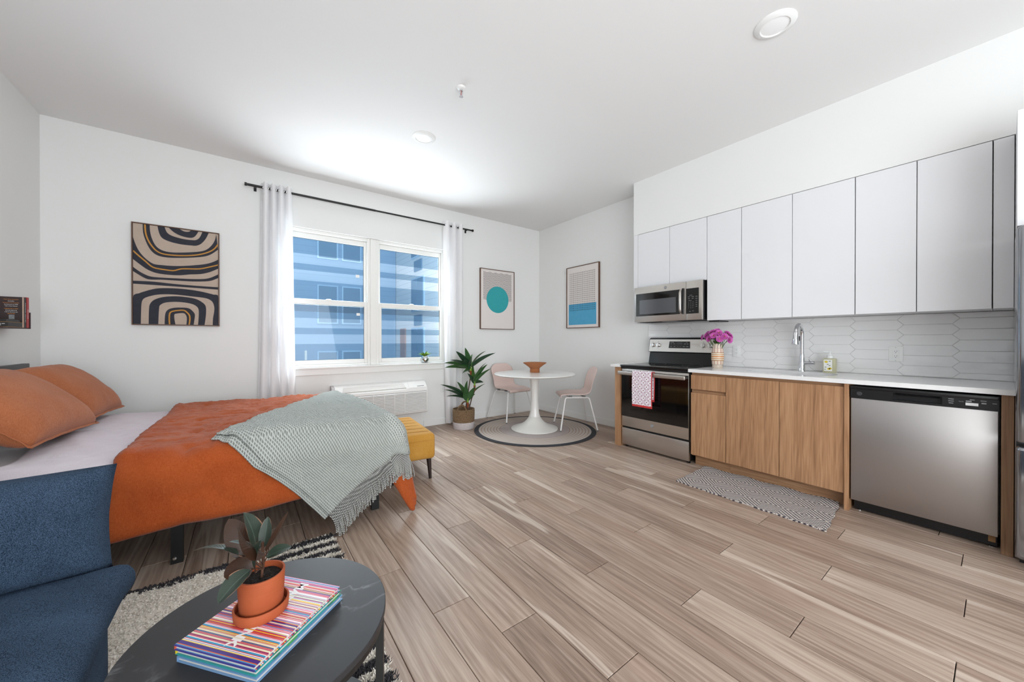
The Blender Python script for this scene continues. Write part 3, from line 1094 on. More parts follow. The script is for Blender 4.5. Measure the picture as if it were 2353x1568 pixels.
# control strip with a recessed pocket handle
k.box(3.378, 3.4245, 0.418, 0.622, 0.790, 0.872).box(3.378, 3.4245, 0.008, 0.212, 0.790, 0.872)
k.box(3.378, 3.4245, 0.212, 0.418, 0.790, 0.800).box(3.378, 3.4245, 0.212, 0.418, 0.846, 0.872)
k.box(3.412, 3.4245, 0.212, 0.418, 0.800, 0.846)
cs = k.build('control_strip', BLACK, t)
box('pocket_lip', ENAMEL, cs, 3.376, 3.39, 0.222, 0.408, 0.834, 0.8455, bevel=0.003)
box('strip_roll', BLACK, cs, 3.370, 3.3779, 0.008, 0.622, 0.852, 0.871, bevel=(0.003, 2))
for yy, zz, s_, sz in ((0.178, 0.838, 'Normal', 0.007), (0.178, 0.826, 'Heavyy', 0.007), (0.178, 0.814, 'Rinse', 0.007), (0.140, 0.828, 'Cycle', 0.008), (0.10, 0.842, 'Start', 0.007), (0.06, 0.84, 'Options', 0.006), (0.022, 0.83, 'Reset', 0.006)):
    (text if s_ == 'Cycle' else marks)(s_, sz, GREY, cs, (3.3776, yy, zz), (0, -1, 0), (0, 0, 1), 'control_print')
box('energy_sticker', PRINTW, cs, 3.3772, 3.3779, 0.078, 0.124, 0.808, 0.824)
box('energy_sticker', GREY, cs, 3.3772, 3.3779, 0.102, 0.123, 0.829, 0.836)
box('energy_sticker', GREY, cs, 3.3772, 3.3779, 0.050, 0.067, 0.823, 0.830)
MB().lathe([(0.014, 0), (0.013, 0.0008), (0, 0.0008)], n=24).xf(Matrix.Translation((3.378, 0.577, 0.822)) @ Matrix.Rotation(-pi / 2, 4, 'Y')).build('emblem', DKGREY, cs)
box('kick_plate', BLACK, t, 3.437, 3.45, 0.012, 0.612, 0.012, 0.084)
box('service_tag', plain('kraft_tag', c3(150, 112, 74), 0.7), t, 3.432, 3.4365, 0.017, 0.043, 0.034, 0.074)
for yy in (0.03, 0.59):
    MB().lathe([(0.016, 0), (0.016, 0.004), (0.006, 0.008), (0.006, 0.09)], (3.44 + 0.022, yy, 0.0), 16).build('levelling_foot', CHROME, t, smooth=40)

# ------------------------------------------------------------------ fridge at the right edge
t = thing('fridge', 'tall glossy stainless fridge standing past the dishwasher panel', 'fridge', (3.6, -0.42, 0.0))
FRS = plain('fridge_side', c3(150, 152, 156), 0.10, 0.9)
box('cabinet', FRS, t, 3.302, XR - 0.03, -0.79, -0.0445, 0.03, 1.78, bevel=(0.004, 2))
box('gasket', BLACK, t, 3.284, 3.3015, -0.785, -0.0475, 0.06, 1.77)
box('door', FRS, t, 3.205, 3.2835, -0.79, -0.0445, 0.655, 1.78, bevel=(0.020, 6))
box('freezer_drawer', FRS, t, 3.205, 3.2835, -0.79, -0.0445, 0.055, 0.638, bevel=(0.020, 6))
box('toe_grille', BLACK, t, 3.33, 3.36, -0.78, -0.06, 0.0, 0.0295)
box('fridge_cabinet', CABW, None, 3.33, XR - 0.0105, -0.80, -0.047, 1.80, 2.4195, bevel=0.001, label='deep white cabinet box above the fridge', cat='cabinet')

# ------------------------------------------------------------------ faucet, soap, vase, towel, mat
t = thing('faucet', 'chrome gooseneck pull-down kitchen faucet behind the sink', 'faucet', (3.93, 1.04, 0.9155))
fx, fy, fz = 3.93, 1.04, 0.9155
MB().lathe([(0.027, 0), (0.027, 0.006), (0.0245, 0.012), (0.021, 0.09), (0.0185, 0.148), (0.016, 0.150)], (fx, fy, fz), 28).build('base', CHROME, t, smooth=40)
arc = [(fx, fy, fz + 0.1505), (fx, fy, fz + 0.30)]
for i in range(1, 13):
    a = pi * 0.94 * i / 12
    arc.append((fx - 0.078 * (1 - cos(a)), fy, fz + 0.325 + 0.078 * sin(a)))
MB().tube(arc, 0.0155, 16).build('neck', CHROME, t, smooth=60)
ex, ez = arc[-1][0], arc[-1][2]
hm = MB().lathe([(0.016, 0), (0.019, -0.012), (0.0195, -0.05), (0.027, -0.105), (0.026, -0.108), (0.0, -0.108)], (0, 0, 0), 24)
hm.xf(Matrix.Translation((ex, fy, ez)) @ Matrix.Rotation(R(9), 4, 'Y'))
hd = hm.build('spray_head', CHROME, t, smooth=40)
box('spray_button', BLACK, hd, ex - 0.001, ex + 0.010, fy - 0.026, fy - 0.019, ez - 0.075, ez - 0.035)
MB().tube([(fx, fy - 0.019, fz + 0.072), (fx, fy - 0.075, fz + 0.075), (fx, fy - 0.088, fz + 0.076)], 0.0165, 18).build('lever_hub', CHROME, t, smooth=40)
MB().tube([(fx - 0.0, fy - 0.05, fz + 0.093), (fx - 0.03, fy - 0.06, fz + 0.104), (fx - 0.075, fy - 0.062, fz + 0.108)], 0.004, 8).build('lever', CHROME, t, smooth=60)

t = thing('soap_bottle', 'square clear soap bottle with lemon label and white pump', 'soap bottle', (3.925, 0.85, 0.9155))
g = G('soap_glass')
g.set(col=c3(243, 240, 205), rough=0.06, trans=0.75, ior=1.4)
SOAP = g.m
box('bottle', SOAP, t, 3.897, 3.953, 0.808, 0.892, 0.9157, 1.036, bevel=(0.008, 3))
LBL = plain('soap_label', c3(240, 240, 236), 0.6)
lb = box('label', LBL, t, 3.8955, 3.8967, 0.830, 0.884, 0.930, 1.024)
LEM = plain('lemon_yellow', c3(226, 200, 60), 0.6)
LVG = plain('label_leaf', c3(92, 110, 70), 0.6)
for yy, zz, rr in ((0.868, 1.006, 0.011), (0.852, 0.948, 0.010), (0.842, 0.952, 0.010)):
    MB().disc((3.8950, yy, zz), rr, 16, 'x', rr * 0.85).build('lemon_print', LEM, lb, recalc=False)
for yy, zz in ((0.858, 0.985), (0.845, 1.012), (0.872, 0.962), (0.846, 0.975), (0.875, 0.944)):
    MB().disc((3.8949, yy, zz), 0.007, 12, 'x', 0.0028).build('leaf_print', LVG, lb, recalc=False)
MB().lathe([(0.022, 0), (0.022, 0.020), (0.012, 0.028), (0.012, 0.035)], (3.925, 0.85, 1.0365), 20).build('collar', WPLAS, t, smooth=40)
MB().lathe([(0.005, 0.0352), (0.005, 0.05), (0.011, 0.051), (0.011, 0.058), (0, 0.058)], (3.925, 0.85, 1.0365), 16).build('pump_stem', WPLAS, t, smooth=40)
MB().tube([(3.925, 0.85, 1.0895), (3.915, 0.872, 1.091), (3.908, 0.888, 1.0885)], 0.0042, 8).build('nozzle', WPLAS, t, smooth=60)

# vase with flowers
g = G('vase_glaze')
s3 = g.n('SeparateXYZ', Vector=g.coord())
zz = s3.outputs[2]
ang = g.math('ARCTAN2', s3.outputs[1], s3.outputs[0])
vst = g.math('GREATER_THAN', g.math('SINE', g.math('MULTIPLY', ang, 11.0)), 0.25)
cream = c3(222, 206, 186)


def zb_(lo, hi):
    return g.math('MULTIPLY', g.math('GREATER_THAN', zz, lo), g.math('LESS_THAN', zz, hi))


col = g.mix(g.math('MULTIPLY', vst, zb_(0.037, 0.072)), cream, c3(196, 160, 144))
col = g.mix(g.math('MULTIPLY', vst, zb_(0.150, 0.190)), col, c3(198, 158, 146))
col = g.mix(g.math('MULTIPLY', vst, zb_(0.191, 0.3)), col, c3(172, 156, 148))
for lo, hi, cc in ((0.072, 0.078, (176, 122, 60)), (0.089, 0.096, (190, 130, 64)), (0.107, 0.116, (206, 122, 44)), (0.127, 0.133, (190, 130, 64)), (0.146, 0.151, (170, 118, 58)), (0.008, 0.013, (168, 154, 146)), (0.022, 0.027, (168, 154, 146)), (0.033, 0.037, (168, 154, 146))):
    col = g.mix(zb_(lo, hi), col, c3(*cc))
g.set(col=col, rough=0.45)
t = thing('flower_vase', 'striped cream and tan ceramic vase holding pink flowers on the counter', 'vase', (3.70, 1.642, 0.9155))
vp = [(0.043, 0), (0.045, 0.002), (0.045, 0.034), (0.049, 0.037), (0.050, 0.070), (0.054, 0.073), (0.0545, 0.11), (0.054, 0.149), (0.050, 0.152), (0.049, 0.189), (0.0445, 0.192), (0.0435, 0.237), (0.040, 0.237), (0.040, 0.10), (0.0, 0.10)]
vb = MB().lathe(vp, (3.70, 1.642, 0.9155), 44, (True, False))
vb.build('vase_body', g.m, t, smooth=35)
PINK = plain('petal_pink', c3(216, 112, 192), 0.6, var=(c3(188, 70, 160), 60), sub=0.0)
FCEN = plain('flower_centre', c3(168, 128, 40), 0.8)
STEM = plain('flower_stem', c3(58, 84, 36), 0.6, var=(c3(86, 112, 54), 40))
random.seed(21)
fc = V((3.70, 1.642, 1.20))
fl_pts = [(0, 0, 0.078), (-0.05, 0.03, 0.060), (-0.055, -0.035, 0.055), (0.03, 0.055, 0.058), (0.03, -0.06, 0.05), (-0.08, 0.0, 0.028), (-0.06, 0.075, 0.03), (-0.05, -0.085, 0.02), (0.02, 0.10, 0.025), (0.02, -0.105, 0.02), (-0.02, 0.128, 0.012), (-0.03, -0.118, -0.012), (0.07, 0.02, 0.04), (0.06, -0.04, 0.03), (-0.075, 0.045, 0.0), (-0.07, -0.05, -0.002), (0.0, -0.09, 0.045), (-0.01, 0.085, 0.05), (-0.04, 0.0, 0.07)]
pet = None
for i, d_ in enumerate(fl_pts):
    d_ = V(d_)
    nrm_ = (d_ + V((-0.012, 0, 0.015))).normalized()
    M_ = Matrix.Translation(fc + d_) @ nrm_.to_track_quat('Z', 'X').to_matrix().to_4x4() @ Matrix.Rotation(i * 1.3, 4, 'Z')
    mb = MB()
    for lay, (cnt, ln, tilt) in enumerate(((13, 0.036, 0.22), (11, 0.030, 0.55), (8, 0.022, 0.95))):
        for q in range(cnt):
            a = 2 * pi * (q + 0.4 * lay) / cnt
            st_ = len(mb.v)
            wv_ = 0.0062
            for s_ in (0.12, 0.45, 0.8, 1.0):
                rr = ln * s_
                hh = sin(tilt) * ln * s_ + 0.001 * lay
                rr *= cos(tilt)
                ww = wv_ * (0.45, 0.9, 1.0, 0.4)[(0.12, 0.45, 0.8, 1.0).index(s_)]
                for w_ in (-ww, ww):
                    mb.v.append((rr * cos(a) - w_ * sin(a), rr * sin(a) + w_ * cos(a), hh))
            for k_ in range(3):
                b_ = st_ + 2 * k_
                mb.face([b_, b_ + 1, b_ + 3, b_ + 2])
    mb.xf(M_)
    fo = mb.build('flower', PINK, t, recalc=False)
    MB().lathe([(0.0, 0.010), (0.006, 0.009), (0.008, 0.004), (0.0, 0.002)], n=10).xf(M_).build('flower_centre', FCEN, fo, smooth=60)
    p0 = V((3.70 + d_.x * 0.15, 1.642 + d_.y * 0.15, 1.06))
    p1 = fc + V((d_.x * 0.55, d_.y * 0.55, -0.05))
    MB().tube([p0, p1, fc + d_ - nrm_ * 0.002], 0.0022, 5).build('stem', STEM, t, smooth=60)
for i in range(22):
    a = i * 2.4
    rr = 0.03 + 0.045 * random.random()
    p0 = V((3.70 + 0.02 * cos(a), 1.642 + 0.02 * sin(a), 1.145))
    p2 = V((3.70 + rr * cos(a), 1.642 + rr * 1.1 * sin(a), 1.165 + 0.03 * random.random()))
    mb = MB()
    pm_ = (p0 + p2) / 2 + V((0, 0, 0.012))
    sd = V((-sin(a), cos(a), 0)) * 0.007
    mb.v = [tuple(p0), tuple(pm_ + sd), tuple(p2), tuple(pm_ - sd)]
    mb.face((0, 1, 2, 3))
    mb.build('leaf', STEM, t, recalc=False)

# towel over the oven handle
g = G('towel_print')
uvn = g.n('UVMap').outputs[0]
mp = g.n('Mapping')
g.put(mp, 0, uvn)
mp.inputs[3].default_value = (6.0, 18.0, 1)
s3 = g.n('SeparateXYZ', Vector=mp.outputs[0])
ux, uy = s3.outputs[0], s3.outputs[1]
fu, fv = g.math('FLOOR', ux), g.math('FLOOR', uy)
chk = g.math('MODULO', g.math('ADD', fu, fv), 2.0)
dx = g.math('SUBTRACT', g.math('FRACT', ux), 0.5)
dy = g.math('SUBTRACT', g.math('FRACT', uy), 0.5)
dist = g.math('SQRT', g.math('ADD', g.math('MULTIPLY', dx, dx), g.math('MULTIPLY', dy, dy)))
dot = g.math('LESS_THAN', dist, 0.15)
cor = g.math('GREATER_THAN', dist, 0.53)
msk = g.math('MULTIPLY', g.math('ADD', dot, cor), chk)
col = g.mix(msk, g.mix(chk, c3(222, 204, 214), c3(242, 236, 240)), c3(120, 28, 44))
s4 = g.n('SeparateXYZ', Vector=uvn)
edge = g.math('ADD', g.math('GREATER_THAN', s4.outputs[0], 0.965), g.math('ADD', g.math('LESS_THAN', s4.outputs[1], 0.03), g.math('GREATER_THAN', s4.outputs[1], 0.97)))
col = g.mix(g.math('MINIMUM', edge, 1.0), col, c3(196, 52, 52))
g.set(col=col, rough=0.95, nrm=g.bump(g.noise(g.coord(), 500, 2), 0.3, 0.002))
TOWEL = g.m


def towel_fn(u, v):
    L1, L2, top = 0.365, 0.30, 0.852
    s_ = v * (L1 + 0.045 + L2)
    if s_ < L1:
        x_, z_ = 3.318 - 0.006 * sin(s_ / L1 * 3), top - L1 + s_
    elif s_ < L1 + 0.045:
        a = (s_ - L1) / 0.045 * pi
        x_, z_ = 3.3405 - 0.0225 * cos(a), top + 0.012 * sin(a)
    else:
        x_, z_ = 3.363 + 0.004 * sin((s_ - L1) * 12), top - (s_ - L1 - 0.045)
    y_ = 2.335 - 0.232 * u
    fold = 0.004 * sin(u * 9 + 1.0)
    return (x_ - (abs(fold) if v < 0.55 else -abs(fold) * 0.4), y_, z_)


MB().grid(towel_fn, 14, 60, uv=lambda u, v: (u, v)).build('dish_towel', TOWEL, None, smooth=60, solid=0.004, recalc=False, org=(3.34, 2.22, 0.6), label='white and red patterned dish towel folded over the oven handle', cat='towel')

g = G('mat_weave')
s3 = g.n('SeparateXYZ', Vector=g.coord())
mx_, my_ = s3.outputs[0], s3.outputs[1]
tri = g.math('PINGPONG', g.math('MULTIPLY', my_, 1.0), 0.12)
tri2 = g.math('PINGPONG', mx_, 0.14)
ph_ = g.math('ADD', g.math('MULTIPLY', g.math('ADD', tri, tri2), 33.0), g.math('MULTIPLY', g.noise(g.coord(), 5, 1), 0.8))
li = g.math('LESS_THAN', g.math('FRACT', ph_), 0.52)
wv1 = g.math('GREATER_THAN', g.math('SINE', g.math('MULTIPLY', mx_, 520.0)), -0.85)
msk = g.math('MULTIPLY', li, wv1)
wv2 = g.math('SINE', g.math('MULTIPLY', my_, 620.0))
g.set(col=g.mix(msk, c3(208, 198, 190), c3(58, 54, 66)), rough=0.95, nrm=g.bump(g.math('ADD', wv2, g.math('SINE', g.math('MULTIPLY', mx_, 520.0))), 0.5, 0.003))
MATW = g.m


def mat_pt(u, v, up):
    a = V((2.906, 1.621, 0)) * (1 - u) * (1 - v) + V((3.453, 1.642, 0)) * u * (1 - v) + V((3.470, 0.692, 0)) * u * v + V((2.888, 0.638, 0)) * (1 - u) * v
    return (a.x + 0.004 * sin(v * 37), a.y + 0.004 * sin(u * 21), up + (0.008 * max(0, u - 0.75) * 4 * (0.5 + 0.5 * sin(v * 22))))


MB().grid(lambda u, v: mat_pt(u, v, 0.0075), 24, 50).build('kitchen_mat', MATW, None, smooth=60, solid=0.006, recalc=True, org=(3.18, 1.15, 0), label='grey and cream woven kitchen mat on the floor before the sink cabinet', cat='mat')
# ------------------------------------------------------------------ curtains and rod
g = G('curtain_cloth')
d1 = g.n('BsdfDiffuse')
d1.inputs[0].default_value = c3(252, 251, 252)
t1 = g.n('BsdfTranslucent')
t1.inputs[0].default_value = c3(252, 251, 252)
mx = g.n('MixShader')
mx.inputs[0].default_value = 0.30
g.put(mx, 1, d1)
g.put(mx, 2, t1)
bn = g.bump(g.noise(g.coord(scale=(1, 1, 0.25)), 14, 3, 0.5, 0.5), 0.25, 0.02)
g.put(d1, 'Normal', bn)
g.nt.links.new(mx.outputs[0], g.nt.nodes['Material Output'].inputs[0])
CURT = g.m
YR = YF - 0.085
ZR = 2.787
t = thing('curtain_rod', 'long thin black metal curtain rod above the window', 'curtain rod', (1.35, YR, ZR))
MB().tube([(0.02, YR, ZR), (1.3, YR, ZR), (1.3001, YR, ZR), (2.675, YR, ZR)], lambda s: 0.0125 if s < 0.5 else 0.0105, 14).build('rod', BLACKM, t, smooth=50)
for a, b in ((0.0, 0.0195), (2.6755, 2.695)):
    MB().tube([(a, YR, ZR), (b, YR, ZR)], 0.017, 16).build('finial', BLACKM, t, smooth=50)
for xx in (0.09, 2.61):
    k = MB().tube([(xx, YR + 0.0135, ZR), (xx, YF - 0.006, ZR)], 0.006, 8)
    k.box(xx - 0.012, xx + 0.012, YF - 0.0055, YF, ZR - 0.03, ZR + 0.03)
    k.build('bracket', BLACKM, t, smooth=50)


def curtain(label, x0t, x1t, x0b, x1b, n, amp, ph, seed):
    def fn(u, v):
        z_ = 0.022 + (ZR + 0.052 - 0.022) * v
        f_ = v ** 0.7
        # pinch the pleats together near the top
        uu = u + 0.030 * sin(2 * pi * n * u + ph + 1.2)
        xa = (x0b + (x1b - x0b) * uu) * (1 - f_) + (x0t + (x1t - x0t) * uu) * f_
        w_ = sin(2 * pi * n * u + ph)
        y_ = YR + amp * (0.75 + 0.25 * v) * w_ + 0.012 * (1 - v) * noise.noise(V((u * 7, z_ * 1.3, seed)))
        xa += 0.010 * (1 - v) * noise.noise(V((u * 5, z_ * 1.1, seed + 4)))
        top = 0.010 * (abs(w_) - 0.5) if v > 0.985 else 0
        return (xa, min(y_, YF - 0.019), z_ + top)
    t = thing('curtain', label, 'curtain', ((x0t + x1t) / 2, YR, 0.02), group='white grommet curtains')
    MB().grid(fn, 26 * n if isinstance(n, int) else 90, 60).build('panel', CURT, t, smooth=180, recalc=False)
    k = 0
    for i in range(int(n * 2)):
        u = (i * pi - ph) / (2 * pi * n)
        if not 0.02 < u < 0.98:
            continue
        p_ = V(fn(u, 0.985))
        gm = MB().tube([(p_.x + 0.002 * cos(a), YR + 0.022 * sin(a), ZR + 0.022 * cos(a)) for a in [2 * pi * q / 20 for q in range(20)]], 0.0032, 6, closed=True)
        gm.build('grommet', CHROME, t, smooth=60)
    return t


curtain('white grommet curtain panel hanging on the bed side of the window', 0.135, 0.412, 0.085, 0.455, 4, 0.040, 0.6, 1)
curtain('white grommet curtain panel hanging behind the basket plant', 2.225, 2.548, 2.27, 2.545, 3, 0.040, 2.0, 5)

# ------------------------------------------------------------------ wall air conditioner
t = thing('air_conditioner', 'white through-wall air conditioner unit below the window', 'air conditioner', (1.37, YF, 0.235))
AX0, AX1 = 0.803, 1.942
prof = [(YF - 0.001, 0.252), (4.525, 0.236), (4.506, 0.246), (4.502, 0.262), (4.502, 0.525), (4.506, 0.545), (4.518, 0.566), (4.575, 0.622), (4.605, 0.640), (4.64, 0.648), (YF - 0.001, 0.650)]
ACP = plain('ac_plastic', c3(240, 239, 236), 0.4)
ACD = plain('ac_recess', c3(84, 77, 80), 0.7)
k = MB()
k.prism(prof, 'x', AX0 + 0.03, AX1)
bo = k.build('housing', ACP, t, bevel=0.003, smooth=30)
k = MB().prism([(YF - 0.001, 0.25), (4.56, 0.25), (4.56, 0.60), (4.61, 0.638), (YF - 0.001, 0.648)], 'x', AX0, AX0 + 0.0295)
k.build('side_sleeve', plain('ac_sleeve', c3(206, 200, 200), 0.5), t)
box('louver_recess', ACD, t, 0.885, 1.922, 4.4985, 4.5018, 0.268, 0.520)
for i in range(14):
    z_ = 0.272 + i * 0.0178
    k = MB().prism([(4.4984, z_ + 0.010), (4.4905, z_), (4.4905, z_ + 0.0035), (4.4984, z_ + 0.0130)], 'x', 0.888, 1.919)
    k.build('slat', ACP, t)
for xx in (1.10, 1.24, 1.375, 1.50, 1.63):
    box('mullion', ACP, t, xx - 0.003, xx + 0.003, 4.4895, 4.4984, 0.268, 0.520)
# sloped discharge grille
sl = (V((0, 4.575, 0.622)) - V((0, 4.518, 0.566))).normalized()
nn = V((0, -sl.z, sl.y))
b0 = V((0, 4.520, 0.567)) + nn * 0.0012
k = MB()
b1 = b0 + sl * 0.078
k.v = [(0.905, b0.y, b0.z), (1.660, b0.y, b0.z), (1.640, b1.y, b1.z), (0.925, b1.y, b1.z)]
k.face((0, 1, 2, 3))
k.build('grille_recess', plain('ac_grille_recess', c3(150, 148, 130), 0.7), t, recalc=False)
for i in range(8):
    p_ = b0 + sl * (0.005 + i * 0.0095) + nn * 0.001
    q_ = p_ + sl * 0.0035 + nn * 0.004
    ins = 0.0025 * i
    k = MB()
    k.v = [(0.908 + ins, p_.y, p_.z), (1.658 - ins, p_.y, p_.z), (1.658 - ins, q_.y, q_.z), (0.908 + ins, q_.y, q_.z), (0.908 + ins, p_.y + 0.003, p_.z + 0.003), (1.658 - ins, p_.y + 0.003, p_.z + 0.003), (1.658 - ins, q_.y + 0.003, q_.z + 0.003), (0.908 + ins, q_.y + 0.003, q_.z + 0.003)]
    for f_ in ((0, 1, 2, 3), (4, 5, 6, 7), (0, 1, 5, 4), (1, 2, 6, 5), (2, 3, 7, 6), (3, 0, 4, 7)):
        k.face(f_)
    k.build('grille_slat', ACP, t)
k = MB()
c0, c1 = V((0, 4.519, 0.566)) + nn * 0.001, V((0, 4.595, 0.637)) + nn * 0.001
k.v = [(1.70, c0.y, c0.z), (1.925, c0.y, c0.z), (1.925, c1.y, c1.z), (1.70, c1.y, c1.z)]
k.v += [(x_, y_ - 0.003, z_ + 0.003) for x_, y_, z_ in k.v]
for f_ in ((0, 1, 2, 3), (4, 5, 6, 7), (0, 1, 5, 4), (1, 2, 6, 5), (2, 3, 7, 6), (3, 0, 4, 7)):
    k.face(f_)
cv = k.build('control_cover', ACP, t, bevel=0.001, smooth=30)
e0 = V((0, 4.519, 0.566)) + sl * 0.018 + nn * 0.0055
e1 = e0 + sl * 0.008
k = MB()
k.v = [(1.80, e0.y, e0.z), (1.90, e0.y, e0.z), (1.90, e1.y, e1.z), (1.812, e1.y, e1.z)]
k.face((0, 1, 2, 3))
k.build('finger_pull', ACD, cv, recalc=False)

# ------------------------------------------------------------------ framed art
FRAME = plain('walnut_frame', c3(110, 78, 58), 0.5, var=(c3(84, 58, 44), 40))


def frame_y(t, x0, x1, z0, z1, dep=0.03, w_=0.008):
    for nm, a in (('frame_rail', (x0, x1, z1 - w_, z1)), ('frame_rail', (x0, x1, z0, z0 + w_)), ('frame_stile', (x0, x0 + w_, z0 + w_, z1 - w_)), ('frame_stile', (x1 - w_, x1, z0 + w_, z1 - w_))):
        box(nm, FRAME, t, a[0], a[1], YF - dep, YF - 0.0008, a[2], a[3])


t = thing('abstract_painting', 'framed canvas of black and ochre concentric arches on beige above the bed', 'painting', (-0.512, YF, 1.325))
frame_y(t, -0.822, -0.204, 1.325, 2.257, 0.032)
CANV = plain('canvas_beige', c3(196, 178, 162), 0.85, var=(c3(178, 160, 146), 14), bump=(500, 0.2, 0.001))
INK = plain('canvas_ink', c3(34, 36, 46), 0.8, var=(c3(50, 52, 62), 24))
OCH = plain('canvas_ochre', c3(196, 140, 62), 0.8)
yc = YF - 0.0255
cvs = box('canvas', CANV, t, -0.812, -0.214, yc, YF - 0.003, 1.335, 2.247)
A = {'d1_out': [(-0.574, 2.247), (-0.544, 2.213), (-0.501, 2.188), (-0.451, 2.176), (-0.409, 2.179), (-0.383, 2.204), (-0.363, 2.247)], 'd1_in': [(-0.498, 2.247), (-0.473, 2.232), (-0.451, 2.229), (-0.429, 2.235), (-0.42, 2.247)], 'd2_out': [(-0.651, 2.247), (-0.643, 2.196), (-0.627, 2.151), (-0.598, 2.127), (-0.545, 2.11), (-0.479, 2.102), (-0.412, 2.103), (-0.378, 2.107), (-0.343, 2.131), (-0.308, 2.186), (-0.286, 2.247)], 'd2_in': [(-0.603, 2.247), (-0.59, 2.205), (-0.566, 2.18), (-0.523, 2.165), (-0.468, 2.156), (-0.412, 2.156), (-0.378, 2.163), (-0.352, 2.194), (-0.334, 2.247)], 'd3_out': [(-0.749, 2.247), (-0.746, 2.17), (-0.731, 2.102), (-0.708, 2.038), (-0.677, 1.992), (-0.636, 1.969), (-0.577, 1.964), (-0.512, 1.97), (-0.44, 1.981), (-0.367, 1.996), (-0.308, 2.014), (-0.261, 2.044), (-0.214, 2.093)], 'd3_in': [(-0.703, 2.247), (-0.701, 2.193), (-0.69, 2.13), (-0.667, 2.069), (-0.635, 2.034), (-0.593, 2.019), (-0.534, 2.018), (-0.44, 2.033), (-0.355, 2.053), (-0.302, 2.08), (-0.261, 2.132), (-0.237, 2.19), (-0.228, 2.247)], 'o3': [(-0.734, 2.247), (-0.73, 2.173), (-0.713, 2.105), (-0.682, 2.045), (-0.651, 2.01), (-0.604, 1.992), (-0.523, 1.992), (-0.44, 2.002), (-0.361, 2.022), (-0.291, 2.055), (-0.243, 2.096), (-0.214, 2.147)], 'd4_out': [(-0.812, 1.92), (-0.774, 1.883), (-0.724, 1.839), (-0.672, 1.813), (-0.62, 1.804), (-0.556, 1.802), (-0.491, 1.807), (-0.424, 1.822), (-0.35, 1.833), (-0.279, 1.86), (-0.214, 1.902)], 'd4_in': [(-0.812, 2.12), (-0.793, 2.049), (-0.769, 1.99), (-0.733, 1.938), (-0.683, 1.894), (-0.631, 1.888), (-0.551, 1.889), (-0.468, 1.899), (-0.384, 1.917), (-0.309, 1.937), (-0.255, 1.963), (-0.214, 1.992)], 'o4': [(-0.812, 1.997), (-0.774, 1.954), (-0.728, 1.906), (-0.693, 1.868), (-0.657, 1.853), (-0.599, 1.847), (-0.551, 1.844), (-0.524, 1.852), (-0.485, 1.869), (-0.412, 1.877), (-0.355, 1.884), (-0.297, 1.904), (-0.214, 1.939)], 'd5_out': [(-0.812, 1.811), (-0.774, 1.781), (-0.714, 1.746), (-0.631, 1.751), (-0.524, 1.753), (-0.413, 1.755), (-0.321, 1.764), (-0.262, 1.779), (-0.214, 1.809)], 'd5_in': [(-0.812, 1.85), (-0.779, 1.819), (-0.739, 1.791), (-0.693, 1.773), (-0.62, 1.771), (-0.524, 1.774), (-0.424, 1.778), (-0.332, 1.787), (-0.274, 1.805), (-0.214, 1.844)], 'd6_out': [(-0.812, 1.697), (-0.683, 1.697), (-0.524, 1.696), (-0.356, 1.694), (-0.214, 1.692)], 'd6_in': [(-0.812, 1.724), (-0.683, 1.728), (-0.524, 1.719), (-0.356, 1.716), (-0.214, 1.716)], 'd7_out': [(-0.812, 1.335), (-0.812, 1.576), (-0.784, 1.607), (-0.734, 1.635), (-0.673, 1.662), (-0.61, 1.674), (-0.524, 1.678), (-0.441, 1.675), (-0.356, 1.665), (-0.28, 1.648), (-0.238, 1.636), (-0.214, 1.618), (-0.214, 1.335)], 'd7_in': [(-0.763, 1.335), (-0.76, 1.481), (-0.754, 1.545), (-0.734, 1.575), (-0.683, 1.6), (-0.621, 1.615), (-0.524, 1.619), (-0.413, 1.61), (-0.321, 1.602), (-0.28, 1.587), (-0.256, 1.561), (-0.244, 1.508), (-0.248, 1.453), (-0.255, 1.399), (-0.257, 1.335)], 'd8_out': [(-0.712, 1.335), (-0.709, 1.483), (-0.696, 1.534), (-0.668, 1.565), (-0.615, 1.59), (-0.535, 1.603), (-0.458, 1.601), (-0.385, 1.588), (-0.339, 1.56), (-0.312, 1.527), (-0.307, 1.474), (-0.311, 1.405), (-0.319, 1.335)], 'd8_in': [(-0.648, 1.335), (-0.642, 1.487), (-0.631, 1.517), (-0.6, 1.539), (-0.535, 1.55), (-0.469, 1.548), (-0.413, 1.537), (-0.379, 1.516), (-0.363, 1.483), (-0.363, 1.41), (-0.368, 1.335)], 'd9_out': [(-0.605, 1.335), (-0.603, 1.409), (-0.595, 1.453), (-0.573, 1.48), (-0.535, 1.494), (-0.481, 1.498), (-0.436, 1.494), (-0.408, 1.469), (-0.391, 1.436), (-0.394, 1.387), (-0.4, 1.335)], 'd9_in': [(-0.53, 1.335), (-0.536, 1.375), (-0.538, 1.426), (-0.525, 1.438), (-0.481, 1.446), (-0.461, 1.437), (-0.45, 1.407), (-0.45, 1.37), (-0.453, 1.335)], 'o9': [(-0.571, 1.335), (-0.573, 1.395), (-0.568, 1.443), (-0.546, 1.461), (-0.503, 1.471), (-0.469, 1.472), (-0.447, 1.452), (-0.43, 1.423), (-0.428, 1.378), (-0.433, 1.335)]}


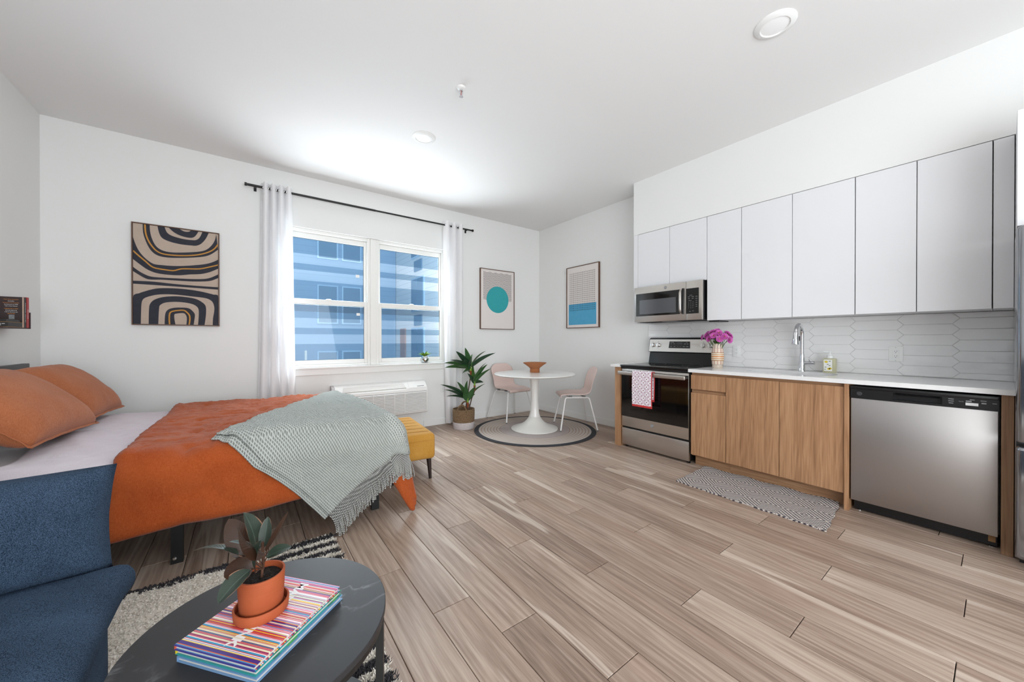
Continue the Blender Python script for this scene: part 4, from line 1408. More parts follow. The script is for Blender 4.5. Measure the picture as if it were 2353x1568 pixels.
def resample(p_, n, cyc=2):
    """Catmull-Rom through the points, n samples by arc length"""
    P = [V((a, b)) for a, b in p_]
    for _ in range(cyc):
        Q = [P[0]]
        for i in range(len(P) - 1):
            a, b = P[max(i - 1, 0)], P[i]
            c, d_ = P[i + 1], P[min(i + 2, len(P) - 1)]
            Q.append((b * 9 + c * 9 - a - d_) / 16)
            Q.append(c)
        P = Q
    L = [0]
    for i in range(len(P) - 1):
        L.append(L[-1] + (P[i + 1] - P[i]).length)
    out = []
    k_ = 0
    for i in range(n):
        s_ = L[-1] * i / (n - 1)
        while k_ < len(L) - 2 and L[k_ + 1] < s_:
            k_ += 1
        f_ = (s_ - L[k_]) / max(1e-9, L[k_ + 1] - L[k_])
        out.append(P[k_].lerp(P[k_ + 1], min(1, max(0, f_))))
    return out


for i in range(1, 10):
    a, b = resample(A['d%d_out' % i], 60), resample(A['d%d_in' % i], 60)
    k = MB()
    for p_, q_ in zip(a, b):
        cl = lambda v_: (min(max(v_[0], -0.8118), -0.2142), yc - 0.0006, min(max(v_[1], 1.3352), 2.2468))
        k.v += [cl(p_), cl(q_)]
    for j in range(59):
        k.face((2 * j, 2 * j + 2, 2 * j + 3, 2 * j + 1))
    k.build('painted_band', INK, cvs, recalc=False)
for nm in ('o3', 'o4', 'o9'):
    a = resample(A[nm], 60)
    k = MB()
    for j, p_ in enumerate(a):
        tg = (a[min(j + 1, 59)] - a[max(j - 1, 0)]).normalized()
        nr = V((-tg.y, tg.x)) * 0.0055
        for q_ in (p_ + nr, p_ - nr):
            k.v.append((min(max(q_.x, -0.8118), -0.2142), yc - 0.0011, min(max(q_.y, 1.3352), 2.2468)))
    for j in range(59):
        k.face((2 * j, 2 * j + 2, 2 * j + 3, 2 * j + 1))
    k.build('painted_line', OCH, cvs, recalc=False)

PAPER = plain('print_paper', c3(232, 224, 220), 0.5, coat=0.3)
LINE = plain('print_black', c3(36, 32, 34), 0.7)
TEAL = plain('print_teal', c3(38, 158, 164), 0.6, var=(c3(52, 168, 172), 30))
BLUE = plain('print_blue', c3(70, 160, 200), 0.6, var=(c3(92, 172, 208), 14))
t = thing('circle_print', 'framed print of a teal circle over wavy lines, left of the corner', 'picture', (3.18, YF, 1.35))
x0, x1, z0, z1 = 2.852, 3.492, 1.352, 2.277
frame_y(t, x0, x1, z0, z1, 0.03, 0.009)
pp = box('print', PAPER, t, x0 + 0.009, x1 - 0.009, YF - 0.020, YF - 0.003, z0 + 0.009, z1 - 0.009)
yp = YF - 0.0206
k = MB()
for i in range(34):
    zc = 2.222 - i * 0.0126
    xa, xb = x0 + 0.055, x1 - 0.055
    n = 60
    st_ = len(k.v)
    for j in range(n + 1):
        x_ = xa + (xb - xa) * j / n
        z_ = zc + 0.006 * sin(2 * pi * (j / n) * 5.0 + 0.6)
        k.v += [(x_, yp, z_ + 0.0021), (x_, yp, z_ - 0.0021)]
    for j in range(n):
        b_ = st_ + 2 * j
        k.face((b_, b_ + 2, b_ + 3, b_ + 1))
k.build('wavy_lines', LINE, pp, recalc=False)
MB().disc((3.172, yp - 0.0006, 1.812), 0.206, 64, 'y').build('circle', TEAL, pp, recalc=False)

t = thing('dash_print', 'framed print of rows of dashes over a blue block, right of the corner', 'picture', (XR, 3.70, 1.36))
y0, y1, z0, z1 = 3.372, 4.012, 1.366, 2.295
for nm, a in (('frame_rail', (y0, y1, z1 - 0.009, z1)), ('frame_rail', (y0, y1, z0, z0 + 0.009)), ('frame_stile', (y0, y0 + 0.009, z0 + 0.009, z1 - 0.009)), ('frame_stile', (y1 - 0.009, y1, z0 + 0.009, z1 - 0.009))):
    box(nm, FRAME, t, XR - 0.03, XR - 0.0008, a[0], a[1], a[2], a[3])
pp = box('print', PAPER, t, XR - 0.020, XR - 0.003, y0 + 0.009, y1 - 0.009, z0 + 0.009, z1 - 0.009)
xp = XR - 0.0206
k = MB()
k.v = [(xp, 3.425, 1.415), (xp, 3.968, 1.415), (xp, 3.968, 1.728), (xp, 3.425, 1.728)]
k.face((0, 1, 2, 3))
k.build('blue_block', BLUE, pp, recalc=False)
k = MB()
for r in range(20):
    for q in range(25):
        yy = 3.452 + q * 0.0204
        zz = 2.19 - r * 0.0292
        b_ = len(k.v)
        k.v += [(xp - 0.0006, yy - 0.003, zz - 0.0085), (xp - 0.0006, yy + 0.003, zz - 0.0085), (xp - 0.0006, yy + 0.003, zz + 0.0085), (xp - 0.0006, yy - 0.003, zz + 0.0085)]
        k.face((b_, b_ + 1, b_ + 2, b_ + 3))
k.build('dashes', LINE, pp, recalc=False, kind='stuff')

# ------------------------------------------------------------------ bed
BX0, BX1, BY0, BY1 = -1.225, 0.765, 2.60, 4.13
t = thing('bed', 'black metal bed with grey padded headboard against the left wall', 'bed', (-0.25, 3.36, 0.0))
k = MB()
k.box(BX0, BX1, BY0, BY0 + 0.04, 0.215, 0.275).box(BX0, BX1, BY1 - 0.04, BY1, 0.215, 0.275)
k.box(BX1 - 0.04, BX1, BY0 + 0.04, BY1 - 0.04, 0.215, 0.275).box(BX0, BX0 + 0.04, BY0 + 0.04, BY1 - 0.04, 0.215, 0.275)
k.build('rail', BLACKM, t)
for i in range(7):
    xx = BX0 + 0.2 + i * 0.27
    box('slat', BLACKM, t, xx, xx + 0.06, BY0 + 0.041, BY1 - 0.041, 0.245, 0.262)
for xx, yy in ((-0.318, 2.602), (0.708, 2.602), (-1.2, 2.602), (-0.318, 4.08), (0.708, 4.08), (-1.2, 4.08)):
    lg = box('leg', BLACKM, t, xx, xx + 0.050, yy, yy + 0.032, 0.0, 0.2145)
    if xx == -0.318 and yy < 3:
        MB().lathe([(0.009, 0), (0.008, 0.004), (0.0, 0.005)], n=14).xf(Matrix.Translation((xx + 0.016, yy, 0.03)) @ Matrix.Rotation(pi / 2, 4, 'X')).build('bolt', CHROME, lg, smooth=50)
hb = box('headboard', BLACKM, t, -1.30, -1.262, 2.52, 4.21, 0.20, 1.018, bevel=(0.004, 2))
HBF = fabric('headboard_fabric', c3(30, 31, 35), c3(52, 53, 58), 700, 0.3)
softbox((-1.2615, 2.545, 0.36), (-1.232, 4.185, 0.985), 0.0145, (3, 40, 20)).build('headboard_pad', HBF, hb, smooth=60)
MATT = fabric('mattress_cover', c3(226, 224, 226), c3(236, 234, 236), 900, 0.1)
softbox((BX0 + 0.012, BY0, 0.276), (BX1, BY1, 0.572), 0.05, (24, 20, 6), 0.003, 4).build('mattress', MATT, None, smooth=180, org=(-0.25, 3.36, 0.276), label='white mattress lying on the black bed frame', cat='mattress')

TOPZ = 0.578


def drape(x, y, lift, T=TOPZ, r=0.07, flare=0.10, X1=BX1 + 0.012, Y0=BY0 - 0.012, wr=1.0, seed=0.0, Y1=BY1 + 0.012):
    """cloth lying over the bed: (x, y) are measured on the flat cloth"""
    da, db, dc = max(0.0, x - X1), max(0.0, Y0 - y), max(0.0, y - Y1)
    if dc > 0:
        db = 0
    L = hypot(da, db)
    th = atan2(db, da) if L > 0 else 0
    if dc > 0:
        L = hypot(da, dc)
        th = -atan2(dc, da)
    if da > 0 and (db > 0 or dc > 0):
        L *= 1 + 0.28 * sin(2 * abs(th)) ** 2
    px, py = min(x, X1), min(max(y, Y0), Y1)
    if L <= 0:
        ho, dz = 0, 0
    else:
        q = r * pi / 2
        if L < q:
            a = L / r
            ho, dz = r * sin(a), -r * (1 - cos(a))
        else:
            ho, dz = r + (L - q) * (flare + (0.15 * sin(2 * abs(th)) ** 2 if da > 0 else 0)), -r - (L - q)
    n1 = noise.noise(V((x * 2.3 + seed, y * 2.3, seed)))
    n2 = noise.noise(V((x * 6.1, y * 6.1 + seed, 3 + seed)))
    n3 = noise.noise(V((x * 15, y * 15, 9 + seed)))
    z = T + dz
    if wr > 1.2 and L < 0.05:
        r1 = 1 - abs(noise.noise(V((x * 9 + 2 * n1, y * 16 + 2 * n2, seed))))
        r2 = 1 - abs(noise.noise(V((x * 21 + 3 * n2, y * 12, seed + 5))))
        z += 0.011 * r1 ** 4 + 0.005 * r2 ** 4
    if L < 0.05:
        z += (0.010 * n1 + 0.006 * n2 + 0.0035 * n3) * wr
        nx = ny = 0
    hang = min(1.0, L / 0.2)
    along = x if db > da else y
    fold = hang * wr * (0.4 if da > 0 and db > 0 else 1.0) * (0.014 * sin(along * 9 + 3 * n1) + 0.010 * n2 + 0.005 * n3)
    nrm_o = V((cos(th), -sin(th), 0)) if L > 0 else V((0, 0, 0))
    ax_ = min(1.0, L / (r * pi / 2)) * pi / 2 if L > 0 else 0
    lv = V((0, 0, 1)) * cos(ax_) * lift + nrm_o * (sin(ax_) * lift)
    p_ = V((px, py, z)) + nrm_o * (ho + fold) + lv
    p_.z = max(p_.z, 0.012)
    return p_


SHEET = fabric('bed_sheet', c3(208, 198, 204), c3(222, 212, 218), 1200, 0.08, (5, 0.35, 1.2), 0.85)


def sheet_fn(u, v):
    x = -1.00 + (0.14 + 0.0) * (1 - v) * 0 + u * 0.66 + 0.10 * v + 0.02 * sin(v * 11)
    y = 4.20 + (2.34 - 4.20) * v
    p_ = drape(x, y, 0.012 + 0.024 * exp(-((u - 0.25) / 0.22) ** 2) + 0.014 * max(0, sin(x * 15 + y * 8 + 2 * noise.noise(V((x * 3, y * 3, 0))))) ** 2 * max(0, 1 - u * 1.3), wr=1.1, seed=11, flare=0.16)
    return p_


MB().grid(sheet_fn, 50, 130).build('bed_sheet', SHEET, None, smooth=180, solid=0.004, org=(-0.7, 3.3, TOPZ), label='pale lilac flat sheet folded between the pillows and the orange duvet', cat='sheet')

DUV = fabric('duvet_cotton', c3(154, 66, 24), c3(176, 88, 42), 620, 0.45, (8, 0.35, 0.8), 0.9, sheen=0.15)
tufts = [(-0.25 + 0.36 * i, 4.0 - 0.36 * j + (0.18 if i % 2 else 0)) for i in range(4) for j in range(7)]


def duvet_fn(u, v):
    y = 4.25 + (2.225 - 4.25) * v
    xl = -0.475 + 0.012 * sin(v * 7) - 0.06 * max(0, v - 0.80) * 5
    x = xl + (1.105 - xl) * u
    e = 0.036
    for tx, ty in tufts:
        d2 = (x - tx) ** 2 + (y - ty) ** 2
        if d2 < 0.04:
            e -= 0.020 * exp(-d2 / 0.0016) + 0.006 * exp(-d2 / 0.010)
    # rolled-in rim
    m_ = min(u * 1.6, v * 2.0, (1 - v) * 2.0, (1 - u) * 1.6)
    if m_ < 0.025:
        e -= 0.014 * (1 - m_ / 0.025)
    return drape(x, y, e, wr=1.25, seed=2.0, r=0.085)


MB().grid(duvet_fn, 130, 170).build('duvet', DUV, None, smooth=180, solid=0.022, org=(0.1, 3.3, TOPZ), label='burnt orange tufted duvet spread over the foot half of the bed', cat='duvet')

dv = D.objects['duvet']
hm = [duvet_fn(i / 120, 1.0) for i in range(121)]
MB().tube([V(p_) + V((0, -0.006, 0.004)) for p_ in hm], 0.0075, 6).build('hem', DUV, dv, smooth=60)
# pillows
RUST = fabric('pillow_linen', c3(160, 92, 58), c3(184, 116, 80), 800, 0.3, (5, 0.2, 0.6), 0.9)
WPIL = fabric('pillow_white', c3(222, 212, 216), c3(234, 226, 230), 1000, 0.1, (6, 0.3, 0.6), 0.9)


def pillow(name, mat, label, cat, base, wdir, hdir, w_, h_, th, flange=0.0, seed=0, group=None, pinch=0.10, parent=None):
    """base = middle of its lower edge"""
    wd, hd = V(wdir).normalized(), V(hdir).normalized()
    nd_ = wd.cross(hd).normalized()
    c_ = V(base) + hd * (h_ / 2)
    mb = MB()
    n = 36

    def pt(u, v, sgn):
        a, b = 2 * u - 1, 2 * v - 1
        fa, fb = 1 - abs(a) ** 2.6, 1 - abs(b) ** 2.6
        t_ = th / 2 * (max(0, fa) * max(0, fb)) ** 0.45
        # edges pulled in between the corners
        aa = a * (1 - pinch * (1 - b * b) * abs(a) ** 3)
        bb_ = b * (1 - pinch * (1 - a * a) * abs(b) ** 3)
        p_ = c_ + wd * (aa * w_ / 2) + hd * (bb_ * h_ / 2) + nd_ * (t_ * sgn)
        rim = max(abs(a), abs(b))
        nz_ = noise.noise(p_ * 9 + V((seed, 0, 0))) * 0.006 + noise.noise(p_ * 24 + V((seed, 0, 0))) * 0.0035 * rim
        return p_ + nd_ * nz_
    mb.grid(lambda u, v: pt(u, v, 1), n, n)
    mb.grid(lambda u, v: pt(u, v, -1), n, n)
    b2 = (n + 1) * (n + 1)
    bm = bmesh.new()
    o = mb.build(name, mat, parent, smooth=180, org=None if parent else base, label=label, cat=cat, group=group)
    bm.from_mesh(o.data)
    bmesh.ops.remove_doubles(bm, verts=bm.verts, dist=0.0016)
    bmesh.ops.recalc_face_normals(bm, faces=bm.faces)
    bm.to_mesh(o.data)
    bm.free()
    o.data.polygons.foreach_set('use_smooth', [True] * len(o.data.polygons))
    if flange:
        def rimp(s_):
            s_ = s_ % 4
            if s_ < 1:
                return (2 * s_ - 1, -1)
            if s_ < 2:
                return (1, 2 * (s_ - 1) - 1)
            if s_ < 3:
                return (1 - 2 * (s_ - 2), 1)
            return (-1, 1 - 2 * (s_ - 3))
        k_ = MB()
        N_ = 160
        for i in range(N_):
            a, b = rimp(4 * i / N_)
            aa = a * (1 - pinch * (1 - b * b))
            bb_ = b * (1 - pinch * (1 - a * a))
            wv_ = noise.noise(V((i * 0.21, seed, 0))) * 0.012
            for f_ in (0.965, 1.0):
                g_ = f_ * w_ / 2 + (flange if f_ == 1.0 else 0)
                q_ = f_ * h_ / 2 + (flange if f_ == 1.0 else 0)
                k_.v.append(tuple(c_ + wd * (aa * g_) + hd * (bb_ * q_) + nd_ * (wv_ if f_ == 1.0 else 0)))
        for i in range(N_):
            j = (i + 1) % N_
            k_.face([2 * i, 2 * j, 2 * j + 1, 2 * i + 1])
        k_.build('flange', mat, o, smooth=180, solid=0.003)
    return o


pillow('pillow', WPIL, 'white pillow tucked against the headboard behind the rust pillows', 'pillow', (-1.12, 3.80, 0.640), (0, 1, 0.0), (-0.09, 0, 0.64), 0.62, 0.37, 0.085, 0, 3)
pillow('pillow', RUST, 'rust linen pillow sham next to the wall with the abstract painting', 'pillow', (-0.80, 3.81, 0.665), (0.06, 1, 0), (-0.50, 0, 0.50), 0.62, 0.47, 0.23, 0.012, 8, pinch=0.05)
pillow('pillow', RUST, 'large rust linen pillow sham nearest the blue sofa', 'pillow', (-0.80, 3.12, 0.668), (0.10, 1, -0.02), (-0.52, 0, 0.46), 0.67, 0.51, 0.26, 0.012, 14, pinch=0.05)

# throw blanket
g = G('waffle_knit')
uvn = g.n('UVMap').outputs[0]
s3 = g.n('SeparateXYZ', Vector=uvn)
su = g.math('SINE', g.math('MULTIPLY', s3.outputs[0], 2 * pi / 0.0122))
sv = g.math('SINE', g.math('MULTIPLY', s3.outputs[1], 2 * pi / 0.0122))
hgt = g.math('MAXIMUM', su, sv)
cell = g.ramp(g.math('MULTIPLY', g.math('ADD', hgt, 1.0), 0.5), [(0.30, (0, 0, 0)), (0.70, (1, 1, 1))])
g.set(col=g.mix(cell, c3(150, 154, 147), c3(206, 210, 204)), rough=0.95, sheen=0.2, spec=0.1, nrm=g.bump(hgt, 0.8, 0.006, g.bump(g.noise(g.coord(), 700, 2), 0.3, 0.002)))
WAFF = g.m
TL, TF, TR_, TB = V((-0.13, 2.62, 0)), V((0.735, 4.09, 0)), V((0.925, 2.47, 0)), V((0.40, 2.11, 0))


def throw_xy(u, v, gl=0.0, gb=0.0):
    # u: from the L-B side (0) to the F-R side (1); v: from the far edge (0) to the fringe edge (1)
    a = TL.lerp(TF, u)
    b = TB.lerp(TR_, u)
    p_ = a.lerp(b, v)
    # left border bows a little
    p_ += V((0.02 * sin(pi * v) * (1 - u), 0.03 * sin(pi * v) * (1 - u) + 0.05 * sin(pi * u) * (1 - v), 0))
    return p_


def throw_fn(lift, shx=0.0, shy=0.0):
    def fn(u, v):
        p_ = throw_xy(u, v)
        e = lift
        rim = min(u, v * 1.5)
        return drape(p_.x + shx * (1 - u), p_.y + shy * (1 - u), 0.036 + e, wr=1.25, seed=2.0, r=0.085 + 0.0 * e)
    return fn


t = thing('throw_blanket', 'pale grey waffle-knit throw with twisted fringe draped over the duvet', 'blanket', (0.35, 2.9, TOPZ))
lenv = (TB - TL).length
uvf = lambda u, v: (u * (1.70 - 1.06 * v), v * (0.73 + 0.86 * u))
MB().grid(throw_fn(0.044), 90, 70, uv=uvf).build('blanket_top', WAFF, t, smooth=180, solid=0.007, recalc=False)
MB().grid(throw_fn(0.028, -0.022, -0.026), 90, 70, uv=uvf).build('blanket_under', WAFF, t, smooth=180, solid=0.007, recalc=False)
NAVY = plain('care_label', c3(34, 38, 66), 0.8)
pa, pb = drape(*(throw_xy(0.012, 0.93) + V((-0.008, -0.01, 0)))[:2], 0.064, seed=2.0, r=0.085), drape(*(throw_xy(0.012, 0.985) + V((-0.008, -0.01, 0)))[:2], 0.064, seed=2.0, r=0.085)
MB().tube([pa, pb], 0.006, 6).build('label', NAVY, t)
g = G('fringe_cord')
tw = g.n('TexWave', {'wave_type': 'BANDS', 'bands_direction': 'DIAGONAL'})
g.put(tw, 'Vector', g.coord())
tw.inputs['Scale'].default_value = 60.0
g.set(col=g.mix(g.math('GREATER_THAN', tw.outputs[1], 0.45), c3(222, 222, 216), c3(52, 52, 52)), rough=0.95)
FRNG = g.m
random.seed(4)
nf = (TR_ - TB)
fn_out = V((nf.y, -nf.x, 0)).normalized()
k = MB()
for lay in range(2):
    nn_ = 78
    for i in range(nn_):
        u = (i + 0.5 * lay) / nn_
        p0 = throw_xy(min(u, 1), 1.0)
        ln = 0.085 + 0.035 * random.random() + 0.025 * lay
        jx = random.uniform(-0.010, 0.010)
        pts = []
        for q in range(4):
            s_ = q / 3
            pp_ = p0 + fn_out * (0.034 * s_ - 0.004)
            pts.append(drape(pp_.x, pp_.y, 0.036 + 0.044 - 0.014 * lay, seed=2.0, r=0.085, wr=1.25))
        e_ = pts[-1]
        dirv = (pts[-1] - pts[-2]).normalized()
        od = V((fn_out.x, fn_out.y, 0))
        cur = e_.copy()
        for q in range(5):
            f_ = (q + 1) / 5
            dv = (dirv * (1 - f_) + V((jx * 6 + od.x * 0.08, od.y * 0.08, -1)) * f_).normalized()
            cur = cur + dv * (ln / 5)
            cur.z = max(cur.z, 0.006)
            # never through the duvet's hanging side
            if cur.z > 0.24:
                cur.y = min(cur.y, 2.515 if cur.x < 0.80 else 9)
            pts.append(cur.copy())
        k.tube(pts, lambda s_: 0.0027 if s_ < 0.92 else 0.0042, 5)
k.build('fringe', FRNG, t, smooth=60, kind='stuff', recalc=False)

# ------------------------------------------------------------------ yellow ottoman
MUST = fabric('mustard_wool', c3(180, 126, 44), c3(200, 152, 76), 800, 0.3, None, 0.95)
t = thing('ottoman', 'mustard yellow upholstered bench with dark tapered legs at the bed foot', 'ottoman', (1.158, 3.29, 0.0), rz=R(-6), local=True)
ow, ol = 0.195, 0.40
mb = softbox((-ow, -ol, 0.175), (ow, ol, 0.392), 0.032, (26, 40, 8), 0.002, 5)
for i, (x_, y_, z_) in enumerate(mb.v):
    if z_ > 0.36:
        g_ = 0
        for q in range(6):
            yy = -0.30 + q * 0.12
            g_ = max(g_, exp(-((y_ - yy) / 0.007) ** 2))
        mb.v[i] = (x_, y_, z_ - 0.006 * g_ * max(0, 1 - (x_ / ow) ** 8) + 0.008 * (1 - (x_ / ow) ** 2) * (1 - (y_ / ol) ** 2))
mb.build('cushion', MUST, t, smooth=180)
for q in range(6):
    yy = -0.30 + q * 0.12
    MB().tube([(-ow + 0.03, yy, 0.3885), (-ow + 0.055, yy, 0.3925), (0, yy, 0.3985), (ow - 0.06, yy, 0.3925), (ow - 0.03, yy, 0.3885)], 0.0016, 5).build('seam', plain('mustard_seam', c3(150, 100, 26), 0.95) if q == 0 else D.materials['mustard_seam'], t)
k = MB()
for z_ in (0.34,):
    cn = []
    n = 60
    for i in range(n):
        a = 2 * pi * i / n
        cx_, sx_ = cos(a), sin(a)
        e = 0.12
        f = lambda q_: (1 if q_ > 0 else -1) * abs(q_) ** e
        cn.append((f(cx_) * (ow + 0.0015), f(sx_) * (ol + 0.0015), z_))
    k.tube(cn, 0.0022, 5, closed=True)
k.build('welt', MUST, t, smooth=60)
LEGD = plain('dark_leg', c3(38, 24, 20), 0.45)
for sx_ in (-1, 1):
    for sy_ in (-1, 1):
        MB().tube([(sx_ * (ow - 0.045), sy_ * (ol - 0.05), 0.1755), (sx_ * (ow - 0.035), sy_ * (ol - 0.04), 0.0)], lambda s_: 0.021 - 0.009 * s_, 14).build('leg', LEGD, t, smooth=50)

# ------------------------------------------------------------------ blue sofa
g = G('denim_tweed')
co = g.coord()
n1 = g.noise(co, 560, 2, 0.6)
n2 = g.noise(co, 5, 3)
kk = g.math('ADD', g.math('MULTIPLY', n1, 0.8), g.math('MULTIPLY', n2, 0.2))
f_ = g.ramp(kk, [(0.36, (0, 0, 0)), (0.66, (1, 1, 1))])
g.set(col=g.mix(f_, c3(18, 28, 42), c3(80, 100, 124)), rough=0.95, spec=0.1, nrm=g.bump(n1, 0.5, 0.003, g.bump(g.noise(co, 6, 3, 0.5, 0.8), 0.3, 0.03)))
DENIM = g.m
t = thing('sofa', 'blue tweed slipcovered sofa with loose cushions beside the coffee table', 'sofa', (-0.8, 1.0, 0.0))
softbox((-1.30, -0.25, 0.036), (-0.352, 1.735, 0.36), 0.03, (20, 30, 8), 0.004, 4).build('base', DENIM, t, smooth=180)
mb = softbox((-1.28, -0.24, 0.335), (-0.318, 1.765, 0.448), 0.052, (30, 50, 8), 0.006, 5, 3, 0.012)
for i, (x_, y_, z_) in enumerate(mb.v):
    # pulled-out corner of the slipcover
    d2 = (x_ + 0.33) ** 2 + (y_ - 1.75) ** 2
    e = exp(-d2 / 0.004)
    mb.v[i] = (x_ + 0.022 * e, y_ + 0.012 * e, z_ + 0.004 * e)
mb.build('seat_cushion', DENIM, t, smooth=180)
pillow('arm_cushion', DENIM, None, None, (-0.792, 1.79, 0.415), (1, 0, 0), (0.0, 0.16, 1), 0.86, 0.345, 0.27, 0, 7, pinch=0.03, parent=t)
softbox((-1.335, -0.25, 0.36), (-1.17, 1.69, 0.80), 0.05, (8, 30, 12), 0.006, 4, 2).build('back', DENIM, t, smooth=180)
# ------------------------------------------------------------------ shag rug under the coffee table
RX0, RX1, RY0, RY1 = -1.18, 0.415, 0.25, 2.395
CREAM = plain('rug_cream', c3(242, 236, 226), 0.97, var=(c3(224, 216, 204), 60))
CHAR = plain('rug_charcoal', c3(46, 44, 48), 0.97, var=(c3(66, 64, 68), 60))
t = thing('shag_rug', 'cream shag rug with charcoal stripes and tufted border under the coffee table', 'rug', (-0.4, 1.3, 0.0))


def rug_dark(x, y):
    if x > 0.10 + 0.02 * sin(y * 60):
        return ((y - 2.395) / 0.086) % 1.0 > 0.52
    if y > 2.36 + 0.02 * noise.noise(V((x * 9, 0, 0))):
        return noise.noise(V((x * 13, 2, 0))) > -0.25
    return False


bse = MB().box(RX0, RX1, RY0, RY1, 0.0005, 0.012)
bse.build('backing', CREAM, t)
random.seed(12)
kc, kd = MB(), MB()


def tuft(mb, x, y, h_, w_, lean):
    a = random.uniform(0, 2 * pi)
    dx_, dy_ = cos(a) * w_, sin(a) * w_
    lx, ly = random.gauss(0, lean), random.gauss(0, lean)
    b_ = len(mb.v)
    mb.v += [(x - dx_, y - dy_, 0.010), (x + dx_, y + dy_, 0.010), (x + dx_ * 0.8 + lx * 0.6, y + dy_ * 0.8 + ly * 0.6, 0.010 + h_ * 0.7), (x - dx_ * 0.8 + lx * 0.6, y - dy_ * 0.8 + ly * 0.6, 0.010 + h_ * 0.7), (x + lx, y + ly, 0.010 + h_)]
    mb.face((b_, b_ + 1, b_ + 2, b_ + 3))
    mb.face((b_ + 3, b_ + 2, b_ + 4))


for i in range(44000):
    # denser where the rug is seen past the sofa and table
    if i < 30000:
        x, y = random.uniform(-0.62, RX1), random.uniform(1.25, RY1)
    else:
        x, y = random.uniform(-0.2, RX1), random.uniform(0.9, 1.6)
    dk = rug_dark(x, y)
    tuft(kd if dk else kc, x, y, 0.015 if dk else 0.008, 0.0030, 0.007)
for i in range(9000):
    x = random.uniform(0.08, RX1 + 0.012)
    y = random.uniform(1.0, RY1 + 0.012)
    dk = rug_dark(min(x, RX1), min(y, RY1))
    tuft(kd if dk else kc, x, y, 0.014, 0.0032, 0.009)
kc.build('cream_pile', CREAM, t, kind='stuff', recalc=False)
kd.build('charcoal_pile', CHAR, t, kind='stuff', recalc=False)
kf = MB()
for i in range(900):
    x = random.uniform(-0.7, RX1)
    if noise.noise(V((x * 11, 5, 0))) < -0.12:
        continue
    y = RY1 - 0.015
    ln = random.uniform(0.02, 0.055)
    a = pi / 2 + random.gauss(0, 0.5)
    b_ = len(kf.v)
    w_ = 0.004
    kf.v += [(x - w_, y, 0.012), (x + w_, y, 0.012), (x + w_ + cos(a) * ln, y + sin(a) * ln, 0.006), (x - w_ + cos(a) * ln, y + sin(a) * ln, 0.005 + 0.01 * random.random())]
    kf.face((b_, b_ + 1, b_ + 2, b_ + 3))
kf.build('border_tufts', CHAR, t, kind='stuff', recalc=False)

# ------------------------------------------------------------------ coffee table
g = G('black_marble')
co = g.coord()
wv = g.n('TexNoise')
g.put(wv, 'Vector', co)
wv.inputs['Scale'].default_value = 4.0
wv.inputs['Detail'].default_value = 6.0
wv.inputs['Distortion'].default_value = 1.6
vein = g.math('ABSOLUTE', g.math('SUBTRACT', wv.outputs[0], 0.5))
vm = g.ramp(vein, [(0.0, (1, 1, 1)), (0.012, (0.25, 0.25, 0.25)), (0.03, (0, 0, 0))])
brk = g.ramp(g.noise(co, 3, 2), [(0.46, (0, 0, 0)), (0.58, (1, 1, 1))])
spk = g.ramp(g.noise(g.coord(scale=(1, 3, 1), rot=(0, 0, 0.6)), 26, 2), [(0.70, (0, 0, 0)), (0.78, (1, 1, 1))])
fac = g.math('ADD', g.math('MULTIPLY', g.math('MULTIPLY', vm, brk), 0.24), g.math('MULTIPLY', spk, 0.07))
g.set(col=g.mix(fac, g.mix(g.noise(co, 7, 4), c3(28, 27, 29), c3(44, 44, 47)), c3(176, 178, 180)), rough=0.46)
MARB = g.m
TCX, TCY, TZ, TRD = 0.0436, 1.146, 0.44, 0.296
t = thing('coffee_table', 'round black marble-look coffee table with thin black metal frame', 'table', (TCX, TCY, 0.0))
MB().lathe([(0.0, TZ - 0.018), (TRD - 0.002, TZ - 0.018), (TRD, TZ - 0.016), (TRD, TZ - 0.0015), (TRD - 0.0015, TZ), (0.0, TZ)], (TCX, TCY, 0), 96).build('tabletop', MARB, t, smooth=30)
rg = MB().lathe([(TRD - 0.022, TZ - 0.036), (TRD - 0.004, TZ - 0.036), (TRD - 0.004, TZ - 0.0185), (TRD - 0.022, TZ - 0.0185), (TRD - 0.022, TZ - 0.036)], (TCX, TCY, 0), 72, (False, False))
rg.build('apron_ring', BLACKM, t, smooth=30)
rg = MB().lathe([(TRD - 0.030, 0.026), (TRD - 0.004, 0.026), (TRD - 0.004, 0.050), (TRD - 0.030, 0.050), (TRD - 0.030, 0.026)], (TCX, TCY, 0), 72, (False, False))
rg.build('base_ring', BLACKM, t, smooth=30)
for i in range(4):
    a = R(-24) + i * pi / 2
    lx, ly = TCX + (TRD - 0.013) * cos(a), TCY + (TRD - 0.013) * sin(a)
    k = MB().box(-0.010, 0.010, -0.010, 0.010, 0.0505, TZ - 0.0362)
    k.xf(Matrix.Translation((lx, ly, 0)) @ Matrix.Rotation(a, 4, 'Z'))
    k.build('leg', BLACKM, t)

# books on the coffee table
def palette_mat(name, axis, cols, freq, seed, rough=0.35):
    g = G(name)
    s = g.n('SeparateXYZ', Vector=g.coord())
    x = g.math('ADD', g.math('MULTIPLY', s.outputs[axis], freq), seed)
    wn = g.n('TexWhiteNoise', {'noise_dimensions': '1D'})
    # stripes of uneven width: two layers of cells
    x2 = g.math('ADD', x, g.math('MULTIPLY', g.math('SINE', g.math('MULTIPLY', x, 0.9)), 0.8))
    g.put(wn, 'W', g.math('FLOOR', x2))
    n = len(cols)
    col = g.ramp(wn.outputs[0], [(i / n, c3(*cc)) for i, cc in enumerate(cols)], 'CONSTANT')
    g.set(col=col, rough=rough, coat=0.3)
    return g.m


